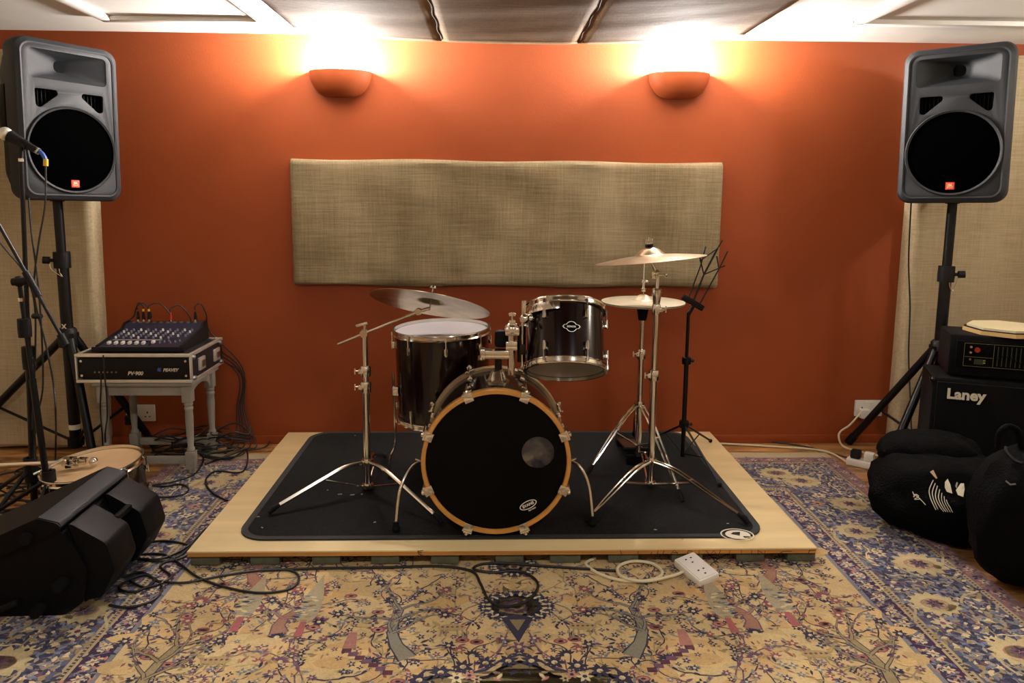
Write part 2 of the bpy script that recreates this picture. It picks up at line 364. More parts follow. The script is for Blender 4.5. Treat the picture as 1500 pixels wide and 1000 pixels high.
for x, lb in ((-1.5, 'added half-bowl fill lamp on the unseen rear wall nearer the mixer side'), (1.6, 'added half-bowl fill lamp on the unseen rear wall nearer the amplifier side')):  # two unseen lamps added behind the camera as fill light
    sconce(Matrix.Translation((x, YB, 1.92)) @ Matrix.Rotation(math.pi, 4, 'Z'), E_REAR, lb)
# round ceiling lamps added out of view to light the rug and platform
M_diffuser = mat('lit_diffuser', (1, .96, .9, 1), .5, emit=((1, .95, .86, 1), 6))
for x, lb in ((-.75, 'added round white ceiling fill lamp over the open floor on the mixer side'), (.95, 'added round white ceiling fill lamp over the open floor on the amplifier side')):
    t = thing('added_ceiling_lamp', lb, 'lamp', (x, .75, ZC))
    MB().lathe([(.12, 0), (.125, -.012), (.118, -.03), (.108, -.034), (.104, -.03)], n=28).build('rim', M_white, t); MB().lathe([(0, -.034), (.06, -.033), (.104, -.028)], n=28).build('diffuser', M_diffuser, t)
    l = bpy.data.lights.new('lamp_light', 'AREA'); l.shape = 'DISK'; l.size = .2; l.energy = E_CEIL; l.color = (1, .985, .955)
    lo = bpy.data.objects.new('lamp_light', l); C.objects.link(lo); lo.parent = t; lo.location = (0, 0, -.04)
# ------------------------------------------------------------------ patterned rug: every motif is a woven face of the pile
RX, RY0, RY1, RZ = .088, -.30, 3.565, .008
def make_rug():
    rnd = random.Random(11); V = []; Fc = []; CO = []; zc = [RZ+.0001]
    tan, tan2 = srgb(197, 173, 126), srgb(185, 160, 114); navy = srgb(50, 48, 66); pur = srgb(102, 74, 92); mar = srgb(136, 82, 84); gb = srgb(118, 121, 128)
    oli = srgb(148, 132, 96); cream = srgb(204, 186, 146); blue = srgb(84, 89, 112); dblue = srgb(58, 61, 84); mauve = srgb(128, 98, 102); pink = srgb(176, 124, 108); grey = srgb(128, 124, 108)
    def poly(pts, col, z=None):
        if z is None: zc[0] += 2.2e-8; z = zc[0]
        o = len(V); V.extend((RX+x, y, z) for x, y in pts); Fc.append(tuple(range(o, o+len(pts)))); CO.append(col)
    def sym(pts, col):
        poly(pts, col); poly([(-x, y) for x, y in pts], col)
    def rect(x0, x1, y0, y1, col, z=None): poly([(x0, y0), (x1, y0), (x1, y1), (x0, y1)], col, z)
    def leaf(x, y, a, l, w, col, f=sym):
        c, s_ = math.cos(a), math.sin(a)
        f([(x+c*u*l-s_*v*w, y+s_*u*l+c*v*w) for u, v in ((0, 0), (.3, .42), (.65, .38), (1, 0), (.65, -.38), (.3, -.42))], col)
    def disc(x, y, rx, ry, col, n=10, f=sym, a=0):
        c, s_ = math.cos(a), math.sin(a)
        f([(x+c*rx*math.cos(t)-s_*ry*math.sin(t), y+s_*rx*math.cos(t)+c*ry*math.sin(t)) for t in [2*math.pi*i/n for i in range(n)]], col)
    def flower(x, y, r, n, col, ctr, f=sym, half=False, a0=0):
        for i in range(n):
            a = a0+(math.pi*(i+.5)/n if half else 2*math.pi*i/n); leaf(x, y, a, r, r*.5 if not half else r*.34, col, f)
        disc(x, y, r*.28, r*.28, ctr, 7, f)
    def ribbon(pts, wd, col, f=sym):
        n = len(pts); L_, R_ = [], []
        for i in range(n):
            a, b = pts[max(i-1, 0)], pts[min(i+1, n-1)]; dx, dy = b[0]-a[0], b[1]-a[1]; q = math.hypot(dx, dy) or 1
            h = (wd[i] if isinstance(wd, list) else wd)/2; L_.append((pts[i][0]-dy/q*h, pts[i][1]+dx/q*h)); R_.append((pts[i][0]+dy/q*h, pts[i][1]-dx/q*h))
        for i in range(n-1): f([L_[i], R_[i], R_[i+1], L_[i+1]], col)
    def walk(x, y, a, n, step, wig):
        p = [(x, y)]
        for _ in range(n): a += rnd.uniform(-wig, wig); x += math.cos(a)*step; y += math.sin(a)*step; p.append((x, y))
        return p
    # bands from the outside in: (half width, end y, colour)
    hw = 1.655; rect(-hw, hw, RY0, RY1+.075, srgb(186, 172, 138), RZ)
    B = [(1.655, mauve), (1.588, srgb(164, 148, 114)), (1.580, navy), (1.573, srgb(164, 148, 114)), (1.565, blue), (1.268, srgb(170, 154, 118)), (1.258, navy), (1.248, srgb(170, 154, 118)), (1.238, srgb(58, 40, 66)), (1.168, gb), (1.152, tan)]
    for i, (h, c) in enumerate(B):
        d = 1.655-h; rect(-h, h, RY0+d, RY1-d, c, RZ+.00003*(i+1))
    zc[0] = RZ+.0005
    yv0 = .9                                                       # the pattern is woven finely where the rug is looked at
    # rope stripes: dashes
    for h in (1.576, 1.253):
        d = 1.655-h; y = yv0
        while y < RY1-d: sym([(h-.004, y), (h+.004, y), (h+.004, y+.007), (h-.004, y+.007)], srgb(170, 154, 118)); y += .014
        x = 0
        while x < h: sym([(x, RY1-d-.004), (x+.007, RY1-d-.004), (x+.007, RY1-d+.004), (x, RY1-d+.004)], srgb(170, 154, 118)); x += .014
    # narrow scroll borders
    def scroll(h0, h1, cols, den, sz):
        w_ = h1-h0
        def put(x, y, a): leaf(x, y, a, rnd.uniform(.7, 1.3)*sz, sz*.55, rnd.choice(cols))
        L_ = RY1-yv0
        for _ in range(int(den*w_*L_)): put(rnd.uniform(h0, h1), rnd.uniform(yv0, RY1-1.655+h1), rnd.uniform(0, 6.28))
        for _ in range(int(den*w_*h0)): put(rnd.uniform(0, h1), RY1-(1.655-rnd.uniform(h0, h1)), rnd.uniform(0, 6.28))
    def bandpos(h, k, step):                                       # points along one band, up the side and across the end
        out = []; y = yv0
        while y < RY1-(1.655-h)-.04: out.append((h, y, math.pi/2)); y += step
        x = h-step*.5
        while x > 0: out.append((x, RY1-(1.655-h), 0)); x -= step
        return out
    scroll(1.172, 1.235, [cream, gb, srgb(176, 160, 140), pink, navy, blue], 5200, .02)
    for x, y, a in bandpos(1.203, 0, .075): flower(x, y, .021, 6, cream, mar)
    for x, y, a in bandpos(1.203, 0, .0375):
        ribbon([(x+.024*math.sin(q*1.57)*math.cos(a+1.57), y+.009*q) if a else (x+.009*q, y+.024*math.sin(q*1.57)) for q in range(5)], .005, gb)
    scroll(1.592, 1.65, [pink, srgb(150, 124, 120), navy, grey, pur], 4200, .02)
    for x, y, a in bandpos(1.622, 0, .085): flower(x, y, .02, 5, srgb(196, 170, 148), navy)
    # main blue border
    scroll(1.275, 1.56, [navy, dblue, dblue, srgb(116, 123, 144), gb, cream, srgb(150, 142, 130), pur, oli, navy], 9000, .026)
    for x, y, a in bandpos(1.416, 0, .09):
        q = rnd.uniform(-.1, .1); ribbon(walk(x+q, y, rnd.uniform(0, 6.28), 7, .022, .8), .006, rnd.choice([cream, oli, navy]))
        flower(x-q, y+.03, rnd.uniform(.024, .036), 6, rnd.choice([cream, pink, gb, srgb(196, 182, 150)]), rnd.choice([mar, navy]))
    pal = bandpos(1.416, 0, .262)
    for i, (x, y, a) in enumerate(pal):
        ox = .05*(-1)**i; px_, py_ = (x+ox, y) if a else (x, y+ox*.6); s_ = rnd.uniform(.9, 1.1)
        for j in range(13):
            t = 2*math.pi*j/13; leaf(px_+.035*s_*math.cos(t), py_+.025*s_*math.sin(t), t, .055*s_, .04, srgb(186, 170, 128))
        disc(px_, py_, .072*s_, .052*s_, srgb(190, 174, 132), 16); disc(px_, py_, .050*s_, .034*s_, pink, 14); disc(px_, py_, .045*s_, .030*s_, cream, 14)
        flower(px_, py_, .034*s_, 8, pur, cream); flower(px_, py_, .016, 5, navy, mar)
        for k in (-1, 1): ribbon(walk(px_+.09*k, py_, 1.57*k, 6, .018, .5), .009, srgb(178, 164, 126))
    # ---- field
    def blocked(x, y): return y > 2.62
    # worn tone patches
    for _ in range(240): disc(rnd.uniform(0, 1.12), rnd.uniform(yv0, 2.7), rnd.uniform(.03, .12), rnd.uniform(.02, .07), rnd.choice([tan, tan2, srgb(204, 174, 122), srgb(190, 158, 108)]), 9)
    # thin branching vines with leaves and little blossoms
    for _ in range(210):
        x, y = rnd.uniform(.03, 1.12), rnd.uniform(yv0, 2.62); a = rnd.uniform(.3, 2.8); p = walk(x, y, a, rnd.randint(7, 15), .02, .55)
        p = [q for q in p if 0 < q[0] < 1.14]
        if len(p) < 4: continue
        c = rnd.choice([navy, srgb(74, 60, 58), oli, pur]); ribbon(p, .0045, c)
        for q in p[::2]: leaf(q[0], q[1], rnd.uniform(0, 6.28), rnd.uniform(.016, .03), .011, rnd.choice([oli, grey, navy, pur, gb]))
        flower(p[-1][0], p[-1][1], rnd.uniform(.014, .024), rnd.choice([5, 6]), rnd.choice([mar, navy, pur, gb]), rnd.choice([cream, tan]))
    for _ in range(1900): leaf(rnd.uniform(.01, 1.12), rnd.uniform(yv0, 2.66), rnd.uniform(0, 6.28), rnd.uniform(.012, .032), rnd.uniform(.006, .012), rnd.choice([oli, grey, oli, pur, navy, mar, srgb(160, 128, 84), srgb(150, 118, 92)]))
    for _ in range(620):
        x, y = rnd.uniform(.03, 1.12), rnd.uniform(yv0, 2.66); flower(x, y, rnd.uniform(.010, .018), rnd.choice([4, 5]), rnd.choice([navy, gb, pur, dblue]), cream)
    for _ in range(70):
        x, y = rnd.uniform(.05, 1.1), rnd.uniform(yv0, 2.64); flower(x, y, rnd.uniform(.022, .036), rnd.choice([5, 6, 7]), rnd.choice([navy, pur, mar, navy]), cream, half=True, a0=rnd.choice([0, 0, .4, -.4]))
    for _ in range(34):
        x, y = rnd.uniform(.08, 1.08), rnd.uniform(yv0, 2.62); disc(x, y, .022, .014, mar, 9); disc(x, y, .016, .010, pink, 8); disc(x, y, .008, .005, navy, 7)
    # gnarled trees
    def tree(x, y, h, lean, col, out):
        p = [(x+lean*h*t+.03*math.sin(t*6), y+h*t) for t in (0, .15, .3, .45, .6)]
        ribbon(p, [.060, .042, .034, .03, .024], out); ribbon(p, [.050, .034, .027, .023, .018], col)
        for k in range(7):
            b = p[2+k % 3]; a = 1.57+(-1)**k*rnd.uniform(.4, 1.2); q = walk(b[0], b[1], a, 9, h*.05, .35)
            ribbon(q, [.014-.0011*i for i in range(10)], out); ribbon(q, [.009-.0008*i for i in range(10)], col)
            for e in q[3:]:
                for _ in range(2): leaf(e[0], e[1], rnd.uniform(0, 6.28), rnd.uniform(.014, .028), .010, rnd.choice([navy, oli, grey, pur]))
            flower(q[-1][0], q[-1][1], .024, 7, rnd.choice([mar, navy]), cream)
    tree(.32, 1.95, .42, .25, grey, navy); tree(.72, 2.08, .26, -.3, srgb(150, 112, 92), pur); tree(.98, 1.72, .5, .1, oli, navy); tree(.55, 1.35, .4, -.1, grey, navy)
    tree(.86, 2.36, .24, .3, srgb(150, 112, 92), mar)
    # pale grey cypresses with a red foot
    for x, y, l in ((.66, 2.12, .30), (.86, 2.15, .28), (.60, 1.5, .28)):
        pts = [(x+wq*.036, y+l*t) for t, wq in ((0, 0), (.12, .8), (.3, 1), (.6, .75), (1, 0), (.6, -.75), (.3, -1), (.12, -.8))]
        sym(pts, srgb(162, 152, 124))
        for _ in range(26): leaf(x+rnd.uniform(-.03, .03), y+l*rnd.uniform(.08, .6), rnd.uniform(-.4, .4), .03, .012, rnd.choice([navy, gb, oli, cream]))
        sym([(x-.014, y-.06), (x+.014, y-.06), (x+.009, y+.02), (x-.009, y+.02)], srgb(158, 92, 92))
    # stepped terrace
    st = [(.50-.022*i, 1.99-.017*i) for i in range(7)]
    for i, (x, y) in enumerate(st): sym([(x-.014, y-.010), (x+.014, y-.010), (x+.014, y+.010), (x-.014, y+.010)], pur if i % 2 else srgb(84, 50, 60))
    sym([(.475, 2.0), (.515, 2.0), (.51, 2.08), (.485, 2.08)], srgb(160, 112, 100)); 
    # animals: small round-bodied deer
    for x, y in ((.20, 2.10), (.42, 1.72), (.86, 1.95), (.7, 1.6)):
        disc(x, y, .045, .02, srgb(170, 146, 100), 10); leaf(x+.035, y+.005, .8, .045, .016, srgb(170, 146, 100))
        for k in (-.03, -.015, .015, .03): ribbon([(x+k, y-.012), (x+k*1.2, y-.045)], .006, oli)
        for k in range(5): disc(x-.03+.015*k, y+.004, .005, .005, pur, 6)
    # pendants on the axis
    def pend(y, s_):
        for k, (rr, c) in enumerate(((.14, navy), (.122, cream), (.115, navy), (.085, oli), (.06, pur), (.035, cream), (.02, mar))):
            poly([(rr*s_*math.sin(t)*(1+.12*math.cos(8*t)), y+rr*.75*s_*math.cos(t)*(1+.12*math.cos(8*t))) for t in [2*math.pi*i/32 for i in range(32)]], c)
        for i in range(10):
            t = math.pi*(i+.5)/10; flower(.135*s_*math.sin(t), y+.1*s_*math.cos(t), .026*s_, 6, navy if i % 2 else dblue, cream)
            leaf(.10*s_*math.sin(t), y+.075*s_*math.cos(t), 1.57-t, .03*s_, .012, cream)
    pend(2.215, .8); pend(2.47, .6)
    poly([(-.05, 2.15), (0, 2.02), (.05, 2.15), (0, 2.17)], navy); poly([(-.025, 2.14), (0, 2.08), (.025, 2.14)], oli)
    for i in range(5): flower(0, 2.0-.035*i, .03-.003*i, 6, navy if i % 2 else pur, cream, poly)
    # lobed medallion, further out than the frame
    for rr, c in ((.50, navy), (.49, tan), (.47, navy), (.455, oli), (.33, cream), (.315, navy), (.2, tan), (.12, mar)):
        poly([(rr*math.sin(t)*(1+.07*math.cos(12*t)), 1.46+rr*.95*math.cos(t)*(1+.07*math.cos(12*t))) for t in [2*math.pi*i/60 for i in range(60)]], c)
    for _ in range(520):
        t = rnd.uniform(0, math.pi); r = rnd.uniform(.04, .46); c = rnd.choice([cream, gb, navy, pink, navy, dblue, srgb(180, 160, 120)])
        (flower(r*math.sin(t), 1.46+r*.95*math.cos(t), rnd.uniform(.014, .028), 6, c, navy) if rnd.random() < .4 else leaf(r*math.sin(t), 1.46+r*.95*math.cos(t), rnd.uniform(0, 6.28), .03, .014, c))
    for i in range(24):
        t = math.pi*(i+.5)/24; flower(.5*math.sin(t), 1.46+.475*math.cos(t), .034, 7, navy, cream, half=False)
    # the body of the rug: edge faces and fringe
    o = len(V); X0, X1, Y0, Y1 = RX-hw, RX+hw, RY0, RY1+.075
    V.extend([(X0, Y0, 0.0005), (X1, Y0, .0005), (X1, Y1, .0005), (X0, Y1, .0005), (X0, Y0, RZ), (X1, Y0, RZ), (X1, Y1, RZ), (X0, Y1, RZ)])
    for q in ((0, 1, 5, 4), (1, 2, 6, 5), (2, 3, 7, 6), (3, 0, 4, 7), (3, 2, 1, 0)): Fc.append(tuple(o+i for i in q)); CO.append(oli)
    me = bpy.data.meshes.new('patterned_rug'); me.from_pydata(V, [], Fc)
    at = me.color_attributes.new('yarn', 'FLOAT_COLOR', 'CORNER'); buf = []
    for fq, c in zip(Fc, CO): buf.extend(list(c)*len(fq))
    at.data.foreach_set('color', buf)
    m = bpy.data.materials.new('rug_yarn'); m.use_nodes = True; N, L = m.node_tree.nodes, m.node_tree.links; b = N['Principled BSDF']
    b.inputs['Roughness'].default_value = .95; b.inputs['Specular IOR Level'].default_value = .1; b.inputs['Sheen Weight'].default_value = .08
    ca = N.new('ShaderNodeVertexColor'); ca.layer_name = 'yarn'; tc = N.new('ShaderNodeTexCoord')
    n1 = N.new('ShaderNodeTexNoise'); n1.inputs['Scale'].default_value = 170; n1.inputs['Detail'].default_value = 2; L.new(tc.outputs['Object'], n1.inputs['Vector'])
    n2 = N.new('ShaderNodeTexNoise'); n2.inputs['Scale'].default_value = 5; n2.inputs['Detail'].default_value = 4; L.new(tc.outputs['Object'], n2.inputs['Vector'])
    ad = N.new('ShaderNodeMath'); ad.operation = 'ADD'; L.new(n1.outputs['Fac'], ad.inputs[0]); L.new(n2.outputs['Fac'], ad.inputs[1])
    mr = N.new('ShaderNodeMapRange'); mr.inputs['From Min'].default_value = .6; mr.inputs['From Max'].default_value = 1.4; mr.inputs['To Min'].default_value = .72; mr.inputs['To Max'].default_value = 1.18; L.new(ad.outputs[0], mr.inputs['Value'])
    mx = N.new('ShaderNodeMix'); mx.data_type = 'RGBA'; mx.blend_type = 'MULTIPLY'; mx.inputs['Factor'].default_value = 1
    L.new(ca.outputs['Color'], mx.inputs['A']); L.new(mr.outputs['Result'], mx.inputs['B']); L.new(mx.outputs['Result'], b.inputs['Base Color'])
    bp = N.new('ShaderNodeBump'); bp.inputs['Strength'].default_value = .4; bp.inputs['Distance'].default_value = .003; L.new(n1.outputs['Fac'], bp.inputs['Height']); L.new(bp.outputs['Normal'], b.inputs['Normal'])
    me.materials.append(m); ob = bpy.data.objects.new('patterned_rug', me); C.objects.link(ob); WM[ob.name] = Matrix()
    return tag(ob, 'large faded oriental rug with tan field and blue flowered border', 'rug')
rug = make_rug()
# ------------------------------------------------------------------ drum platform and mat
PT = .068; PX_0, PX_1, PY_0, PY_1 = -1.063, 1.180, 2.482, 3.800
pf = thing('drum_platform', 'low plywood drum platform on grey foam strips against the rust wall', 'platform', ((PX_0+PX_1)/2, (PY_0+PY_1)/2, RZ))
MB().box(((PX_0+PX_1)/2, (PY_0+PY_1)/2, PT-.0025), (PX_1-PX_0, PY_1-PY_0, .005)).build('top_sheet', M_ply, pf, world=True, smooth=False)
MB().box(((PX_0+PX_1)/2, (PY_0+PY_1)/2, PT-.0125), (PX_1-PX_0-.001, PY_1-PY_0-.001, .015)).build('board_core', M_plyedge, pf, world=True, smooth=False)
for a, b in ((277, 320), (365, 408), (456, 497), (543, 584), (631, 672), (726, 767), (806, 851), (892, 936), (985, 1030), (1080, 1121), (1155, 1196)):
    x0, x1 = P(a, 822, PY_0).x, P(b, 822, PY_0).x
    MB().box(((x0+x1)/2, (PY_0+PY_1)/2, (RZ+.003+PT-.02)/2), (x1-x0, PY_1-PY_0-.02, PT-.0235-RZ), bev=.003).build('foam_strip', M_foam, pf, world=True)
# pen marks on the front edge of the board
def stroke(pts, wd=.0016):
    MB().tube([P(x, y, PY_0+.0003) for x, y in pts], wd, 4).build('pen_stroke', M_ink, pf, world=True)
stroke([(612, 806), (613, 811), (619, 813)]); stroke([(612, 807), (620, 806)]); stroke([(613, 809), (618, 809)])
for q in (((908, 805), (911, 812)), ((935, 807), (934, 812)), ((955, 808), (953, 812)), ((964, 806), (962, 813)), ((973, 806), (970, 813)), ((981, 813), (988, 805), (994, 812)), ((986, 809), (993, 809)),
          ((1008, 806), (1007, 813)), ((1008, 806), (1014, 807), (1015, 810)), ((1024, 806), (1024, 812)), ((1034, 806), (1040, 812), (1046, 806), (1050, 812)), ((1056, 805), (1052, 813)), ((1069, 806), (1068, 813), (1075, 813)),
          ((1086, 805), (1086, 812)), ((1101, 805), (1101, 812)), ((1110, 805), (1111, 812)), ((1111, 806), (1120, 812), (1121, 806)), ((1140, 811), (1148, 807), (1160, 807)), ((1186, 805), (1184, 811)), ((1186, 806), (1195, 805))):
    stroke(q, .0011)
dm = thing('drum_mat', 'black carpet drum mat with rounded corners lying on the plywood platform', 'mat', (.05, 3.18, PT))
MT = PT+.006; mc, mw, mh = (.052, 3.176), 1.965, 1.232
MB().prism(rrect(mw-.05, mh-.05, .085, 8, None, *mc), PT+.0002, MT).build('carpet', M_mat, dm, world=True)
me = plate(rrect(mw, mh, .11, 8), [rrect(mw-.05, mh-.05, .085, 8)], .0066); MB().mesh(me, Matrix.Translation((*mc, PT+.0036))).build('edge_binding', M_bind, dm, world=True)
# round emblem near the mat's front corner
lg = G(1080, 783, MT); lg2 = MB(); ring = lambda rx, ry: [(rx*math.cos(2*math.pi*i/28), ry*math.sin(2*math.pi*i/28)) for i in range(28)]
me = plate(ring(.062, .05), [ring(.057, .045)], .0006); lg2.mesh(me, Matrix.Translation((lg.x, lg.y, MT+.0008)))
me = plate(ring(.046, .036), [[(-.026, .004), (-.012, .02), (.016, .022), (.004, -.01)], [(.014, -.012), (.042, -.016), (.042, -.024), (.016, -.026)]], .0006); lg2.mesh(me, Matrix.Translation((lg.x+.002, lg.y, MT+.0008)))
lg2.build('emblem', M_print, dm, world=True)
rc = random.Random(5)
for i, (x, y) in enumerate(((498, 724), (516, 725), (398, 660), (378, 757), (384, 773), (549, 765), (530, 724), (520, 638), (1066, 767), (1000, 790), (960, 776), (480, 718))):
    p = G(x, y, MT); a = rc.uniform(-.5, .5); l = .018 if i < 2 else rc.uniform(.006, .012)
    one('wood_splinter', MB().box((0, 0, 0), (l, .0035, .002), Matrix.Translation(p+Vector((0, 0, .0016))) @ Matrix.Rotation(a, 4, 'Z'), bev=.0006), M_chip, 'tiny pale drumstick splinter lying on the black drum mat', 'splinter', 'splinters on the drum mat')
# ------------------------------------------------------------------ drums
def lug_parts(t, R, z, ang, down, sc=1.0):
    """small chrome tension lug standing on the shell, with its bolt towards the hoop"""
    M = Matrix.Rotation(ang, 4, 'Z') @ Matrix.Translation((R, 0, z))
    mb = MB().box((.006*sc, 0, 0), (.014*sc, .016*sc, .03*sc), M, bev=.004*sc).cyl(M @ Vector((.012*sc, 0, -.017*sc)), M @ Vector((.012*sc, 0, .017*sc)), .0055*sc, n=8)
    o = mb.build('lug', M_chrome, t)
    zz = z+down; MB().cyl(M @ Vector((.012*sc, 0, 0)), M @ Vector((.012*sc, 0, down)), .0028*sc, n=6).cyl(M @ Vector((.012*sc, 0, down*.86)), M @ Vector((.012*sc, 0, down*1.15)), .0048*sc, n=6).build('tension_rod', M_chrome, o)
def hoop(R, z, h, lip):
    return [(R-.002, z-h/2), (R+.006, z-h/2), (R+.008, z-h/2+.003), (R+.003, z-h/2+.008), (R+.003, z+h/2-.006), (R+.007, z+h/2-.003), (R+.006, z+h/2), (R-.001, z+h/2), (R-.002, z-h/2)]
def tom(name, label, M, R, D, n, a0, shell, top, bot, legs=None, badge=None):
    t = thing(name, label, 'drum', M)
    MB().lathe([(R, -D/2+.004), (R, D/2-.004)], n=48).lathe([(R-.006, -D/2+.004), (R-.006, D/2-.004)], n=48).build('shell', shell, t)
    for z, mt, nm in ((D/2, top, 'batter_head'), (-D/2, bot, 'resonant_head')):
        s = 1 if z > 0 else -1
        MB().lathe([(0, z-s*.002), (R-.012, z-s*.002), (R-.003, z), (R+.002, z-s*.008), (R+.002, z-s*.012)], n=48).build(nm, mt, t)
        MB().lathe(hoop(R+.004, z+s*.001, .026, 0), n=48).build('hoop', M_chrome, t)
    for i in range(n):
        a = a0+2*math.pi*i/n
        lug_parts(t, R, D/2-.055, a, .05); lug_parts(t, R, -D/2+.055, a, -.05)
    if badge: badge(t)
    return t
# bass drum: local z points to the audience, local y up
BR = .272; bc = P(727, 676, 2.562); MBD = Matrix.Translation((bc.x, bc.y, bc.z)) @ Matrix.Rotation(math.pi/2, 4, 'X')
MBD.translation = (bc.x, 2.562, MT+BR+.012); BD = .39
bd = thing('bass_drum', 'dark bass drum with maple hoops and black front head on the drum mat', 'drum', MBD)
SH = BR-.014
MB().lathe([(SH, -BD+.03), (SH, -.03)], n=64).lathe([(SH-.007, -BD+.03), (SH-.007, -.03)], n=64).build('shell', M_lacquer, bd)
def woodhoop(z0, z1): return [(BR-.016, z0), (BR-.003, z0), (BR, z0+.004), (BR, z1-.004), (BR-.003, z1), (BR-.014, z1), (BR-.016, z1-.003), (BR-.016, z0)]
MB().lathe(woodhoop(-.042, 0), n=64).build('front_hoop', M_hoopwood, bd); MB().lathe(woodhoop(-BD, -BD+.036), n=64).build('rear_hoop', mat('greyed_maple', srgb(150, 128, 92), .35, var=.15, scale=12, coat=.3), bd)
hp = Vector(((790-727)/F_PX*2.60, -(661-676)/F_PX*2.60)); hr = .059
circ = lambda r, cx=0, cy=0, n=40: [(cx+r*math.cos(2*math.pi*i/n), cy+r*math.sin(2*math.pi*i/n)) for i in range(n)]
MB().mesh(plate(circ(BR-.016, n=64), [circ(hr, hp.x, hp.y)], .0012), Matrix.Translation((0, 0, -.014))).build('front_head', M_headblack, bd)
MB().prism(circ(hr+.003, hp.x, hp.y, 32), -.0165, -.0155).build('port_film', M_film, bd)
MB().lathe([(0, -BD+.02), (BR-.016, -BD+.02)], n=48).build('rear_head', M_headblack, bd)
ev = MB(); ME = Matrix.Translation(((776-727)/F_PX*2.6, -(744-676)/F_PX*2.6, -.0128)) @ Matrix.Rotation(math.radians(27), 4, 'Z')
el = lambda a, b, n=32: [(a*math.cos(2*math.pi*i/n), b*math.sin(2*math.pi*i/n)) for i in range(n)]
MB().mesh(plate(el(.034, .0155), [el(.0305, .0125)], .0006), ME).build('head_logo_ring', M_print, bd)
MB().mesh(text_mesh('EVANS', .0150, .0004, .0006), ME).build('head_lettering', M_print, bd)
MB().mesh(text_mesh('EQ3 REZO', .0065, .0004, .0002), ME @ Matrix.Translation((.006, -.0215, 0))).build('head_small_print', M_print, bd)
for i in range(8):
    a = math.radians(22.5+45*i)
    for z, s, nm in ((0, 1, 'front_claw'), (-BD, -1, 'rear_claw')):
        M = Matrix.Rotation(a, 4, 'Z') @ Matrix.Translation((BR, 0, z))
        o = MB().box((.005, 0, -s*.02), (.010, .038, .056), M, bev=.003).box((-.010, 0, s*.003), (.030, .034, .009), M, bev=.003).build(nm, M_chrome, bd)
        MB().cyl(M @ Vector((.014, 0, s*.008)), M @ Vector((.014, 0, -s*.105)), .0033, n=8).ball(M @ Vector((.014, 0, s*.006)), .007, 8).box((.012, 0, -s*.004), (.012, .02, .008), M, bev=.002).build('tension_key_rod', M_chrome, o)
        if s > 0:
            M2 = Matrix.Rotation(a, 4, 'Z') @ Matrix.Translation((SH, 0, -.125)); MB().box((.009, 0, 0), (.018, .02, .034), M2, bev=.005).build('lug', M_chrome, bd)
        else:
            M2 = Matrix.Rotation(a, 4, 'Z') @ Matrix.Translation((SH, 0, -BD+.125)); MB().box((.009, 0, 0), (.018, .02, .034), M2, bev=.005).build('lug', M_chrome, bd)
# spurs
for s, fx, fy, hx, hy in ((-1, 580, 778, 609, 690), (1, 868, 770, 846, 690)):
    f = G(fx, fy, MT); a = Vector((bc.x+s*(SH+.004), 2.74, MT+.235)); b = a+Vector((s*.055, -.045, -.012)); c = Vector((f.x-s*.014, f.y+.025, MT+.15)); d = Vector((f.x, f.y, MT+.028))
    o = MB().tube(spline([a, b, c, d], 6), .0065, 10).build('spur', M_chrome, bd, world=True)
    MB().box(tuple(a), (.03, .045, .05), bev=.008).cyl(a+Vector((s*.01, -.03, .0)), a+Vector((s*.045, -.03, .012)), .004).build('spur_bracket', M_chrome, bd, world=True)
    MB().lathe([(0, 0), (.013, 0), (.016, .012), (.011, .022), (.012, .04), (0, .041)], Matrix.Translation((f.x, f.y, MT))).build('rubber_foot', M_rubber, o, world=True)
# pillow inside the bass drum
pw = MB().ball((0, 0, 0), 1, 20, (.17, .12, .10), Matrix.Translation((bc.x+.02, 2.80, MT+.155)))
one('pillow', pw, M_tan, 'tan pillow lying inside the bass drum behind its clear port', 'pillow')
# floor tom
FTY = 3.22; ft = P(649, 545, FTY); RF = .205
def ftbadge(t): pass
Mft = Matrix.Translation(ft) @ Matrix.Rotation(math.radians(-1.5), 4, 'Y') @ Matrix.Rotation(math.radians(1.0), 4, 'X')
ftom = tom('floor_tom', 'tall dark floor tom with pale top head behind the bass drum', Mft, RF, .385, 8, math.radians(-82), M_lacquer, M_headwhite, M_headgrey)
for a in (-160, -40, 85):
    x, y = math.cos(math.radians(a)), math.sin(math.radians(a)); zb = MT-ft.z
    o = MB().tube(spline([(x*(RF+.02), y*(RF+.02), .02), (x*(RF+.02), y*(RF+.02), -.2), (x*(RF+.024), y*(RF+.024), zb+.16), (x*(RF+.05), y*(RF+.05), zb+.10), (x*(RF+.052), y*(RF+.052), zb+.02)], 5), .0055, 8).build('leg', M_chrome, ftom)
    MB().box((x*(RF+.012), y*(RF+.012), -.06), (.03, .03, .045), bev=.008).build('leg_bracket', M_chrome, ftom)
    MB().lathe([(0, 0), (.014, 0), (.015, .012), (.009, .03), (0, .032)], Matrix.Translation((x*(RF+.052), y*(RF+.052), zb+.001))).build('rubber_foot', M_rubber, o)
